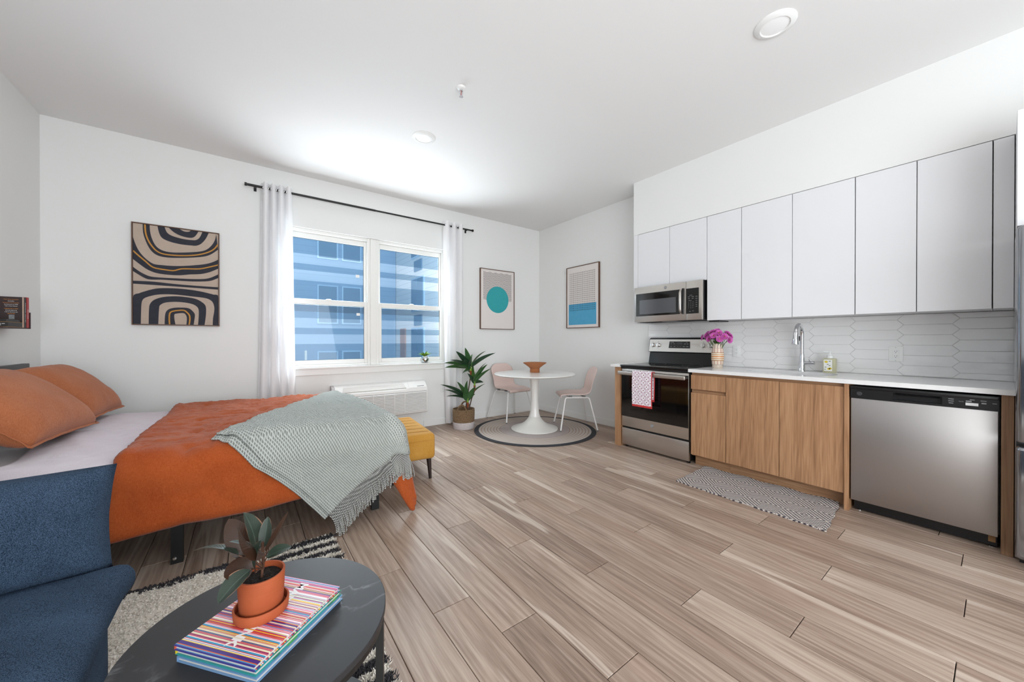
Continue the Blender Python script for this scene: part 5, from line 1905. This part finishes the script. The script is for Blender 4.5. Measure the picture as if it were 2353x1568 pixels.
PAL = [(206, 34, 46), (240, 206, 60), (60, 156, 206), (240, 236, 236), (74, 38, 122), (226, 108, 44), (230, 140, 170), (52, 52, 140), (232, 226, 196), (204, 40, 116), (188, 60, 80), (190, 84, 56), (240, 228, 238), (36, 150, 190), (206, 120, 150), (130, 70, 150)]
STRP = palette_mat('striped_cover', 0, PAL, 560, 7)
STRP2 = palette_mat('striped_spine', 0, PAL, 150, 31)
PAGES = plain('book_pages', c3(206, 200, 194), 0.9, var=(c3(186, 180, 174), 300))
YELC = plain('yellow_cover', c3(206, 180, 40), 0.4)
TEALC = palette_mat('teal_cover', 0, [(30, 150, 150), (24, 140, 136), (200, 60, 70), (20, 120, 90), (30, 150, 150), (60, 160, 80)], 34, 3)
SKYC = plain('sky_cover', c3(124, 152, 188), 0.35, var=(c3(92, 140, 180), 12))
ORNC = palette_mat('orange_cover', 0, [(180, 60, 30), (200, 120, 50), (160, 40, 30), (60, 110, 180), (206, 190, 170)], 40, 9)
ang = atan2(0.636, 0.77)


def book(label, c_, rz, L_, W_, z0, th, cover, spine, pages=PAGES, group='books stacked on the coffee table'):
    """length along local x, spine on the -y side"""
    t = thing('book', label, 'book', (c_[0], c_[1], z0), rz=rz, group=group, local=True)
    cv = 0.0022
    box('cover', cover, t, -L_ / 2, L_ / 2, -W_ / 2, W_ / 2, th - cv, th)
    box('cover', cover, t, -L_ / 2, L_ / 2, -W_ / 2, W_ / 2, 0.0002, cv)
    box('spine', spine, t, -L_ / 2, L_ / 2, W_ / 2 - cv, W_ / 2, cv, th - cv)
    box('pages', pages, t, -L_ / 2 + 0.004, L_ / 2 - 0.004, -W_ / 2 + 0.004, W_ / 2 - cv, cv, th - cv)
    return t


bc = (0.042, 1.138)
book('pale blue hardcover, lowest of the books on the coffee table', (bc[0] + 0.006, bc[1] - 0.004), ang, 0.268, 0.232, TZ + 0.0003, 0.0125, SKYC, SKYC)
book('teal and red hardcover in the middle of the coffee table book stack', (bc[0] + 0.003, bc[1] + 0.002), ang, 0.266, 0.236, TZ + 0.0131, 0.0125, TEALC, YELC)
tb = book('rainbow striped hardcover on top of the book stack under the plant', bc, ang, 0.264, 0.234, TZ + 0.0259, 0.0125, STRP, STRP2)
WTXT = plain('title_white', c3(240, 240, 240), 0.5)
ztx = 0.01275
text('DRINK', 0.036, WTXT, tb, (-0.050, 0.0 - 0.010, ztx), (-1, 0, 0), (0, -1, 0), 'title_lettering', sx=1.0, bold=0.0012)
text('MAD', 0.036, WTXT, tb, (0.080, -0.010, ztx), (-1, 0, 0), (0, -1, 0), 'title_lettering', sx=1.0, bold=0.0012)

# terracotta pot with rubber plant
g = G('terracotta')
co = g.coord()
rings = g.noise(g.coord(scale=(2, 2, 60)), 3, 3, 0.6)
g.set(col=g.mix(g.noise(co, 18, 4), g.mix(rings, c3(170, 80, 38), c3(186, 100, 56)), c3(152, 64, 30)), rough=0.75, nrm=g.bump(rings, 0.12, 0.002))
TERRA = g.m
SOIL = plain('potting_soil', c3(26, 20, 17), 1.0, bump=(160, 1.0, 0.02), var=(c3(50, 40, 34), 140))
PX, PY = 0.034, 1.150
PZ = TZ + 0.0386
t = thing('potted_rubber_plant', 'dark-leaved rubber plant in a terracotta pot with saucer on books', 'plant', (PX, PY, PZ))
MB().lathe([(0.0, 0.0003), (0.058, 0.0003), (0.060, 0.003), (0.062, 0.024), (0.0605, 0.0265), (0.0575, 0.0265), (0.056, 0.006), (0.0, 0.006)], (PX, PY, PZ), 56).build('saucer', TERRA, t, smooth=40)
MB().lathe([(0.0, 0.0063), (0.046, 0.0063), (0.048, 0.009), (0.0525, 0.100), (0.052, 0.103), (0.048, 0.103), (0.047, 0.085), (0.0, 0.085)], (PX, PY, PZ), 56).build('pot', TERRA, t, smooth=40)
k = MB().grid(lambda u, v: (PX + 0.046 * sqrt(u) * cos(2 * pi * v), PY + 0.046 * sqrt(u) * sin(2 * pi * v), PZ + 0.089 + 0.005 * noise.noise(V((u * 7, v * 9, 1)))), 12, 40)
k.build('soil', SOIL, t, smooth=180, recalc=False)


def leaf_mesh(p0, p1, width, bend, roll=0.0, n=10, fold=0.18, wpow=(0.75, 0.9), m=3):
    """leaf blade from p0 to p1; bend lifts the middle"""
    p0, p1 = V(p0), V(p1)
    ax_ = (p1 - p0)
    L = ax_.length
    d_ = ax_.normalized()
    up = V((0, 0, 1))
    sd = d_.cross(up)
    sd = sd.normalized() if sd.length > 0.05 else V((1, 0, 0))
    nr = sd.cross(d_).normalized()
    M_ = Matrix.Rotation(roll, 3, d_)
    sd, nr = M_ @ sd, M_ @ nr
    mb = MB()
    for i in range(n + 1):
        s_ = i / n
        c_ = p0 + ax_ * s_ + nr * (bend * L * 4 * s_ * (1 - s_))
        w_ = width * (sin(pi * s_ ** wpow[0])) ** wpow[1] * 0.5 + 0.0004
        for j in range(-m, m + 1):
            q = j / m
            mb.v.append(tuple(c_ + sd * (w_ * q) + nr * (abs(q) * w_ * fold * 2)))
    c_n = 2 * m + 1
    for i in range(n):
        for j in range(2 * m):
            a = i * c_n + j
            mb.face((a, a + 1, a + c_n + 1, a + c_n))
    for i, vv in enumerate(mb.v):
        mb.uv[i] = ((i % c_n) / (c_n - 1), (i // c_n) / n)
    return mb


def leaf_mat(name, top, top2, under, edge=None, rough=0.3, vein=None):
    g = G(name)
    uv = g.n('UVMap').outputs[0]
    s = g.n('SeparateXYZ', Vector=uv)
    u = g.math('ABSOLUTE', g.math('SUBTRACT', s.outputs[0], 0.5))
    geo = g.n('NewGeometry')
    base = g.mix(g.noise(g.coord(), 30, 3), top, top2)
    if vein:
        base = g.mix(g.ramp(u, [(0.0, (1, 1, 1)), (0.03, (0, 0, 0))]), base, vein)
    if edge:
        ed = g.math('MULTIPLY', g.ramp(u, [(0.44, (0, 0, 0)), (0.49, (1, 1, 1))]), g.ramp(g.noise(g.coord(), 26, 2), [(0.45, (0, 0, 0)), (0.6, (1, 1, 1))]))
        base = g.mix(ed, base, edge)
    col = g.mix(geo.outputs['Backfacing'], base, under)
    ribs = g.math('SINE', g.math('MULTIPLY', g.math('ADD', s.outputs[1], g.math('MULTIPLY', u, -0.5)), 90.0))
    g.set(col=col, rough=rough, nrm=g.bump(ribs, 0.06, 0.002))
    return g.m


RUBB = leaf_mat('rubber_leaf', c3(34, 46, 38), c3(58, 72, 60), c3(58, 36, 24), c3(170, 122, 96), 0.38, c3(84, 104, 92))
RSTEM = plain('rubber_stem', c3(92, 62, 46), 0.7)
oz = 0.012
rl = [((-0.014, 1.149, 0.643), (-0.095, 1.208, 0.652), 0.030, 0.10, 0.3), ((0.01, 1.156, 0.621), (-0.030, 1.215, 0.700), 0.046, -0.08, 2.6), ((0.024, 1.156, 0.633), (0.000, 1.180, 0.722), 0.046, 0.06, 0.2), ((0.040, 1.100, 0.650), (-0.006, 1.088, 0.728), 0.058, 0.08, 2.9), ((0.043, 1.119, 0.646), (0.085, 1.122, 0.722), 0.040, -0.04, -0.5), ((0.038, 1.148, 0.644), (0.048, 1.180, 0.700), 0.022, 0.0, 0.0), ((0.014, 1.128, 0.634), (-0.034, 1.108, 0.622), 0.046, 0.10, 2.5), ((0.021, 1.099, 0.612), (0.030, 1.083, 0.685), 0.034, 0.05, 1.2), ((0.010, 1.10, 0.622), (-0.044, 1.082, 0.582), 0.040, 0.08, -0.2), ((0.043, 1.107, 0.636), (0.090, 1.106, 0.645), 0.030, 0.06, 0.2), ((0.02, 1.132, 0.650), (-0.026, 1.145, 0.680), 0.026, 0.05, 0.2)]
for p0, p1, w_, bd, ro in rl:
    p1 = tuple(V(p0) + (V(p1) - V(p0)) * 1.15)
    lf = leaf_mesh(p0, p1, w_ * 1.3, bd, ro, 12, 0.14, (0.85, 0.62))
    lo = lf.build('leaf', RUBB, t, smooth=180, recalc=False)
    MB().tube([(PX + 0.004, PY - 0.01, PZ + 0.115), (V(p0) + V((PX, PY - 0.01, PZ + 0.11))) / 2 + V((0, 0, 0.006)), p0], 0.0018, 6).build('petiole', RSTEM, lo, smooth=60)
MB().tube([(PX, PY, PZ + 0.086), (PX + 0.003, PY - 0.006, PZ + 0.13), (PX + 0.002, PY - 0.01, PZ + 0.185)], 0.0032, 8).build('stem', RSTEM, t, smooth=60)

# ------------------------------------------------------------------ dining corner
DCX, DCY = 3.09, 3.68
g = G('jute_rounds')
s = g.n('SeparateXYZ', Vector=g.coord())
rad = g.math('SQRT', g.math('ADD', g.math('MULTIPLY', s.outputs[0], s.outputs[0]), g.math('MULTIPLY', s.outputs[1], s.outputs[1])))
braid = g.math('SINE', g.math('MULTIPLY', rad, 2 * pi / 0.0115))
ringm = g.math('MULTIPLY', g.math('LESS_THAN', g.math('FRACT', g.math('DIVIDE', g.math('SUBTRACT', rad, 0.46), 0.040)), 0.17), g.math('MULTIPLY', g.math('GREATER_THAN', rad, 0.46), g.math('LESS_THAN', rad, 0.735)))
bsec = g.mix(g.math('GREATER_THAN', rad, 0.46), c3(188, 176, 172), c3(204, 192, 182))
bsec = g.mix(g.math('MULTIPLY', g.noise(g.coord(), 220, 2), 0.35), bsec, c3(160, 150, 146))
col = g.mix(ringm, bsec, c3(156, 128, 104))
col = g.mix(g.math('GREATER_THAN', rad, 0.738), col, c3(50, 50, 54))
g.set(col=col, rough=0.95, nrm=g.bump(braid, 0.6, 0.004))
MB().lathe([(0.0, 0.0004), (0.797, 0.0004), (0.80, 0.003), (0.797, 0.0075), (0.738, 0.009), (0.4, 0.009), (0.0, 0.009)], (DCX, DCY, 0), 96).build('round_rug', g.m, None, smooth=40, org=(DCX, DCY, 0), label='round beige braided rug with dark border under the dining table', cat='rug')
TUL = plain('tulip_white', c3(236, 234, 230), 0.28, coat=0.3)
TULB = plain('tulip_base', c3(226, 224, 218), 0.45)
t = thing('dining_table', 'round white tulip pedestal dining table on the round rug', 'table', (DCX, DCY, 0.0092))
z0 = 0.0094
MB().lathe([(0.0, 0.722), (0.500, 0.722), (0.528, 0.730), (0.536, 0.737), (0.536, 0.741), (0.530, 0.746), (0.0, 0.746)], (DCX, DCY, 0), 96).build('tabletop', TUL, t, smooth=30)
MB().lathe([(0.0, z0), (0.305, z0), (0.311, z0 + 0.006), (0.309, z0 + 0.014), (0.27, z0 + 0.026), (0.20, z0 + 0.050), (0.14, z0 + 0.085), (0.10, z0 + 0.125), (0.075, z0 + 0.165), (0.0, z0 + 0.165)], (DCX, DCY, 0), 72).build('base', TULB, t, smooth=40)
MB().lathe([(0.0745, z0 + 0.1655), (0.062, z0 + 0.21), (0.053, z0 + 0.28), (0.049, z0 + 0.38), (0.050, z0 + 0.50), (0.055, z0 + 0.60), (0.066, z0 + 0.66), (0.090, 0.7215)], (DCX, DCY, 0), 56).build('pedestal', TUL, t, smooth=60)

g = G('woven_rattan')
s = g.n('SeparateXYZ', Vector=g.coord())
coil = g.math('SINE', g.math('MULTIPLY', s.outputs[2], 2 * pi / 0.0085))
fib = g.noise(g.coord(scale=(1, 1, 0.3)), 160, 2)
g.set(col=g.mix(fib, c3(158, 88, 46), c3(206, 138, 90)), rough=0.8, nrm=g.bump(g.math('ADD', coil, fib), 0.7, 0.004))
t = thing('woven_bowl', 'flared brown woven rattan bowl standing on the dining table', 'bowl', (3.17, 3.77, 0.7464))
bw = (3.17, 3.77, 0.7464)
MB().lathe([(0.060, 0.0), (0.062, 0.004), (0.061, 0.048), (0.060, 0.052)], bw, 48).build('foot', g.m, t, smooth=60)
MB().lathe([(0.0, 0.0525), (0.060, 0.0525), (0.085, 0.075), (0.125, 0.105), (0.158, 0.128), (0.161, 0.132), (0.157, 0.134), (0.12, 0.112), (0.08, 0.083), (0.0, 0.066)], bw, 56, (False, False)).build('dish', g.m, t, smooth=60)
for i in range(6):
    z_ = 0.746 + 0.005 + i * 0.0088
    MB().tube([(bw[0] + 0.0625 * cos(2 * pi * q / 40), bw[1] + 0.0625 * sin(2 * pi * q / 40), z_) for q in range(40)], 0.0040, 6, closed=True).build('coil', g.m, t, smooth=60)

PINKC = plain('pink_shell', c3(232, 206, 198), 0.42)
WLEG = plain('white_leg', c3(232, 230, 228), 0.4)
FOOT = plain('grey_foot', c3(110, 108, 108), 0.6)
CHP = [(0.205, 0.424), (0.218, 0.440), (0.195, 0.455), (0.13, 0.456), (0.04, 0.448), (-0.06, 0.445), (-0.13, 0.452), (-0.175, 0.475), (-0.20, 0.515), (-0.215, 0.58), (-0.235, 0.66), (-0.262, 0.745), (-0.285, 0.812)]
CHW = [0.185, 0.195, 0.205, 0.215, 0.220, 0.218, 0.205, 0.192, 0.188, 0.195, 0.203, 0.195, 0.150]


def chair(label, loc, rz):
    """local +y is the front of the seat"""
    t = thing('dining_chair', label, 'chair', loc, rz=rz, group='pink shell dining chairs', local=True)
    prof = resample([(a, b) for a, b in CHP], 48, 2)
    ws = resample([(i / 12, w_) for i, w_ in enumerate(CHW)], 48, 2)

    def fn(u, v):
        i = v * 47
        k_ = min(int(i), 46)
        f_ = i - k_
        p_ = prof[k_].lerp(prof[k_ + 1], f_)
        w_ = ws[k_].y + (ws[k_ + 1].y - ws[k_].y) * f_
        tg = (prof[k_ + 1] - prof[k_]).normalized()
        nr = V((tg.y, -tg.x)) if True else None
        q = 2 * u - 1
        curl = min(1.0, max(0.0, (v - 0.12) / 0.12)) * 0.020 * abs(q) ** 3.0 * (1.0 if v < 0.75 else 1.0 - (v - 0.75) * 1.6)
        # up for the seat, forward for the back
        dn = V((0.0, 1.0)) if tg.y < 0.1 and v < 0.4 else V((-tg.y * -1, tg.x * -1))
        dn = V((tg.y, -tg.x))
        if dn.y < 0 and abs(dn.y) > abs(dn.x):
            dn = -dn
        if abs(dn.x) >= abs(dn.y) and dn.x < 0:
            dn = -dn
        # rounded top and front corners
        drop = 0
        if v > 0.90:
            drop = 0.030 * ((v - 0.90) / 0.10) * abs(q) ** 4
        if v < 0.06:
            drop = 0.0
        return (w_ * q, p_.x + dn.x * curl, p_.y + dn.y * curl - drop)
    MB().grid(fn, 22, 47).build('seat_shell', PINKC, t, smooth=180, solid=0.009)
    for s_ in (-1, 1):
        yf, yb, xs = 0.235, -0.245, 0.262
        xt = 0.165
        for nm, fy, ty in (('leg', yf, 0.150), ('leg', yb, -0.150)):
            lg = MB().tube([(s_ * xs, fy, 0.012), (s_ * (xt + 0.018), ty + (0.014 if fy > 0 else -0.014), 0.385), (s_ * (xt + 0.006), ty + (0.006 if fy > 0 else -0.006), 0.410), (s_ * xt, ty - (0.012 if fy > 0 else -0.012), 0.420)], 0.0105, 10).build(nm, WLEG, t, smooth=60)
            MB().lathe([(0.011, 0.0), (0.011, 0.012), (0.009, 0.0125)], (s_ * xs, fy, 0.0), 12).build('foot_cap', FOOT, lg, smooth=40)
        MB().tube([(s_ * xt, 0.137, 0.420), (s_ * xt, -0.137, 0.420)], 0.0095, 10).build('side_rail', WLEG, t, smooth=60)
        for yy in (0.09, -0.09):
            box('shell_mount', FOOT, t, s_ * xt - 0.014, s_ * xt + 0.014, yy - 0.02, yy + 0.02, 0.430, 0.444)
    for yy in (0.10, -0.10):
        MB().tube([(-0.155, yy, 0.418), (0.155, yy, 0.418)], 0.008, 8).build('cross_bar', WLEG, t, smooth=60)
    return t


chair('pale pink shell chair with white legs pushed in from the window wall side', (3.215, 4.372, 0.0), R(180 + 1))
chair('pale pink shell chair with white legs between table and kitchen wall', (3.600, 3.447, 0.0), atan2(0.555, -0.83) - pi / 2)
for o in list(D.objects):
    if o.name.startswith('dining_chair') and o.parent is None:
        o.location.z = 0.0095

# ------------------------------------------------------------------ basket plant
g = G('seagrass')
co = g.coord()
wv = g.n('TexVoronoi')
g.put(wv, 'Vector', g.coord(scale=(1, 1, 1.6)))
wv.inputs['Scale'].default_value = 85.0
s = g.n('SeparateXYZ', Vector=co)
low = g.math('LESS_THAN', s.outputs[2], 0.092)
bcol = g.mix(wv.outputs[0], c3(156, 128, 96), c3(98, 76, 54))
wcol = g.mix(wv.outputs[0], c3(232, 226, 226), c3(206, 198, 198))
g.set(col=g.mix(low, bcol, wcol), rough=0.95, nrm=g.bump(wv.outputs[0], 0.9, 0.008))
SEAG = g.m
BPX, BPY = 2.375, 4.315
t = thing('basket_plant', 'tall potted cordyline in a seagrass basket with white base by the curtain', 'plant', (BPX, BPY, 0.0))
MB().lathe([(0.0, 0.0004), (0.135, 0.0004), (0.139, 0.006), (0.144, 0.10), (0.148, 0.20), (0.148, 0.256), (0.145, 0.262), (0.139, 0.262), (0.137, 0.20), (0.0, 0.19)], (BPX, BPY, 0), 56).build('basket', SEAG, t, smooth=40)
MB().lathe([(0.136, 0.205), (0.06, 0.215), (0.0, 0.213)], (BPX, BPY, 0), 32, (False, False)).build('soil', SOIL, t, smooth=60)
for a in (R(-128), R(52)):
    cx_, cy_ = BPX + 0.143 * cos(a), BPY + 0.143 * sin(a)
    tx_, ty_ = -sin(a), cos(a)
    pts = [(cx_ + tx_ * 0.058 * cos(q), cy_ + ty_ * 0.058 * cos(q), 0.245 + 0.085 * sin(q)) for q in [pi * i / 14 for i in range(15)]]
    MB().tube(pts, 0.0105, 8).build('handle', SEAG, t, smooth=60)
CORD = leaf_mat('cordyline_leaf', c3(48, 90, 38), c3(88, 134, 56), c3(52, 92, 48), None, 0.35, c3(96, 140, 60))
CORD2 = leaf_mat('cordyline_dark_leaf', c3(30, 62, 38), c3(50, 84, 50), c3(40, 70, 48), None, 0.35, c3(60, 92, 60))
CSTEM = plain('cane_stem', c3(96, 78, 64), 0.8, var=(c3(72, 56, 46), 60))
CORE = plain('green_core', c3(122, 160, 44), 0.5)
REDC = plain('rust_sheath', c3(136, 62, 30), 0.6)
random.seed(33)
crowns = [
    ((2.405, 4.33, 0.19), (2.470, 4.29, 0.80), [(2.187, 1.042), (2.368, 1.086), (2.489, 1.045), (2.80, 1.007), (2.056, 0.888), (2.149, 0.815), (2.30, 0.93), (2.70, 1.035), (2.66, 0.90), (2.10, 0.93), (2.33, 0.74), (2.58, 0.99), (2.43, 0.98), (2.25, 0.84), (2.55, 0.72)]),
    ((2.42, 4.28, 0.19), (2.502, 4.24, 0.60), [(2.70, 0.87), (2.62, 0.86), (2.734, 0.703), (2.655, 0.60), (2.68, 0.80), (2.55, 0.85), (2.40, 0.74), (2.48, 0.82)]),
    ((2.385, 4.29, 0.19), (2.392, 4.235, 0.385), [(2.062, 0.601), (2.322, 0.663), (2.22, 0.645), (2.143, 0.437), (2.44, 0.57), (2.655, 0.585), (2.12, 0.53), (2.28, 0.54), (2.50, 0.46)])]
for (b_, c_, tips) in crowns:
    b_, c_ = V(b_), V(c_)
    MB().tube([b_, b_.lerp(c_, 0.5) + V((0.006, 0, 0)), c_ - V((0, 0, 0.10))], 0.0085, 8).build('cane', CSTEM, t, smooth=60)
    MB().tube([c_ - V((0, 0, 0.10)), c_ - V((0, 0, 0.03))], lambda s_: 0.011 + 0.004 * s_, 8).build('sheath', REDC, t, smooth=60)
    MB().tube([c_ - V((0, 0, 0.03)), c_ + V((0, 0, 0.03))], lambda s_: 0.015 - 0.006 * s_, 8).build('core', CORE, t, smooth=60)
    for i, (tx_, tz_) in enumerate(tips):
        p0 = c_ + V((0.006 * cos(i * 2.4), 0.006 * sin(i * 2.4), 0.02 - 0.04 * (i / len(tips))))
        dy_ = 0.15 * sin(i * 2.1 + c_.z * 5)
        p1 = V((tx_, min(c_.y + dy_, 4.50), tz_))
        L = (p1 - p0).length
        roll = 0.75 * (1 if p1.x > p0.x else -1)
        leaf_mesh(p0, p1, 0.062 + 0.018 * random.random(), 0.09, -roll + random.uniform(-0.25, 0.25), 10, 0.10, (0.62, 0.80), 2).build('leaf', CORD if i % 3 else CORD2, t, smooth=180, recalc=False)

# ------------------------------------------------------------------ mirrored globe plant on the sill
SX, SY, SZ = 1.985, YF + 0.003, WZ0 - 0.0003
t = thing('sill_planter', 'small mirrored globe planter with bright fern on the window sill', 'plant', (SX, SY, SZ))
MIRR = plain('mirror_facets', c3(205, 210, 210), 0.05, 1.0)
gm = MB()
nu_, nv_ = 9, 22
pr = []
for i in range(nu_ + 1):
    a = -pi / 2 + 0.5 + (pi - 0.95) * i / nu_
    pr.append((0.056 * cos(a), 0.050 + 0.056 * sin(a)))
pr[0] = (pr[0][0], 0.001)
gm.lathe(pr, (SX, SY, SZ), nv_, (True, False))
gm.build('globe', MIRR, t, solid=0.002)
FERN = leaf_mat('fern_leaf', c3(140, 176, 44), c3(96, 138, 36), c3(120, 156, 52), None, 0.5)
MB().lathe([(0.0, 0.082), (0.036, 0.082), (0.030, 0.092), (0.0, 0.096)], (SX, SY, SZ), 16).build('soil', SOIL, t, smooth=60)
random.seed(8)
for i in range(36):
    a = i * 2.4
    el = random.uniform(0.15, 1.15)
    L = random.uniform(0.06, 0.11)
    p0 = V((SX + 0.012 * cos(a), SY + 0.010 * sin(a), SZ + 0.092))
    p1 = p0 + V((cos(a) * cos(el), sin(a) * cos(el) * 0.45, sin(el) * 0.8)) * L
    p1.y = min(p1.y, YF + 0.030)
    leaf_mesh(p0, p1, 0.022, 0.10, random.uniform(-0.5, 0.5), 6, 0.2, (0.7, 0.9), 1).build('leaf', FERN, t, recalc=False)

# ------------------------------------------------------------------ books on the little wall shelf above the bed
SHEL = plain('maroon_bracket', c3(52, 20, 26), 0.5)
t = thing('wall_bookshelf', 'small dark bracket shelf on the left wall above the headboard', 'shelf', (XL, 4.0, 1.268))
box('ledge', SHEL, t, XL + 0.001, -1.248, 3.80, 4.150, 1.268, 1.2745)
box('bookend', SHEL, t, XL + 0.001, -1.240, 4.1505, 4.154, 1.268, 1.385)
RED = plain('red_spine', c3(176, 30, 36), 0.45)
BLK = plain('black_spine', c3(26, 25, 27), 0.5)
TAN = plain('tan_spine', c3(188, 128, 88), 0.6, var=(c3(228, 210, 196), 12))
BROWN = plain('brown_cover', c3(52, 26, 24), 0.45, var=(c3(34, 20, 20), 8))
TANP = plain('tan_pages', c3(206, 184, 132), 0.8)
OCHC = plain('ochre_cover', c3(168, 118, 40), 0.5)


def stand_book(label, y0, y1, h_, dep, cov, spn, back=None):
    t = thing('book', label, 'book', (XL + 0.05, (y0 + y1) / 2, 1.2748), group='books on the wall shelf')
    z0 = 1.2748
    box('cover', cov, t, XL + 0.004, XL + dep, y0, y0 + 0.0018, z0, z0 + h_)
    box('cover', cov, t, XL + 0.004, XL + dep, y1 - 0.0018, y1, z0, z0 + h_)
    box('spine', spn, t, XL + dep - 0.0018, XL + dep, y0 + 0.0019, y1 - 0.0019, z0, z0 + h_)
    box('pages', PAGES, t, XL + 0.006, XL + dep - 0.002, y0 + 0.0019, y1 - 0.0019, z0 + 0.003, z0 + h_ - 0.003)
    return t


OTX = plain('orange_print', c3(214, 140, 60), 0.6)
b1 = stand_book('worn brown paperback with back cover facing out on the wall shelf', 4.052, 4.080, 0.212, 0.103, BROWN, TAN)
for i, (s_, sz, m_) in enumerate((('York Times bestseller', 0.0085, OTX), ('bestseller', 0.0085, PRINTW), ('Street Journal bestseller', 0.0085, OTX), ('As featured on NPR', 0.0085, PRINTW), ('Talk of the Nation', 0.0085, PRINTW), ('a wonderful story of science', 0.005, OTX), ('and of the people in it', 0.005, PRINTW), ('a book to keep and to read', 0.005, PRINTW), ('again and again', 0.005, OTX))):
    (text if i < 5 else marks)(s_, sz, m_, b1, (XL + 0.056, 4.0517, 1.468 - i * 0.0115 - (0.006 if i > 4 else 0)), (1, 0, 0), (0, 0, 1), 'blurb_lettering', sx=0.85)
box('author_photo', plain('photo_grey', c3(168, 172, 174), 0.6, var=(c3(60, 60, 62), 70)), b1, XL + 0.046, XL + 0.070, 4.0514, 4.0518, 1.333, 1.362)
b2 = stand_book('black paperback standing between the brown and red books', 4.0806, 4.110, 0.213, 0.104, BLK, BLK)
b3 = stand_book('bright red paperback at the window end of the wall shelf', 4.1106, 4.142, 0.216, 0.106, RED, RED)
text('THOMAS PYNCHON   BLEEDING EDGE', 0.016, PRINTW, b2, (XL + 0.1043, 4.0955, 1.382), (0, 0, -1), (0, 1, 0), 'spine_lettering', sx=0.50)
marks('ooooo oo ooooooo', 0.012, PRINTW, b3, (XL + 0.1063, 4.126, 1.372), (0, 0, -1), (0, 1, 0), 'spine_lettering', sx=0.7)
for i, (lab, th, cv_, sp_) in enumerate((('thick black book lying flat on the wall shelf, lower of two', 0.034, OCHC, BLK), ('thin black book lying flat on top of another on the wall shelf', 0.017, BLK, BLK))):
    z_ = 1.2748 + i * 0.0345
    t = thing('book', lab, 'book', (XL + 0.05, 3.95, z_), group='books on the wall shelf')
    box('cover', cv_, t, XL + 0.004, XL + 0.105 - i * 0.008, 3.86, 4.046, z_ + th - 0.002, z_ + th)
    box('cover', cv_, t, XL + 0.004, XL + 0.105 - i * 0.008, 3.86, 4.046, z_, z_ + 0.002)
    for xa, xb, mm in (((0.004, 0.026, OCHC), (0.026, 0.034, GREY), (0.034, 0.1004, BLK)), ((0.004, 0.014, OCHC), (0.014, 0.064, TANP), (0.064, 0.0924, BLK)))[i]:
        sp = box('spine', mm, t, XL + xa, XL + xb, 3.86, 3.8638, z_ + 0.0021, z_ + th - 0.0021)
        if i == 0 and mm is BLK:
            marks('ooooo oooooo oooo', 0.006, PRINTW, sp, (XL + 0.066, 3.8597, z_ + 0.021), (1, 0, 0), (0, 0, 1))
            marks('oooo oooooo', 0.006, PRINTW, sp, (XL + 0.060, 3.8597, z_ + 0.012), (1, 0, 0), (0, 0, 1))
    box('pages', PAGES, t, XL + 0.006, XL + 0.100 - i * 0.008, 3.864, 4.044, z_ + 0.0021, z_ + th - 0.0021)
    s_ = box('spine', sp_, t, XL + 0.1005 - i * 0.008, XL + 0.105 - i * 0.008, 3.86, 4.046, z_ + 0.0021, z_ + th - 0.0021)
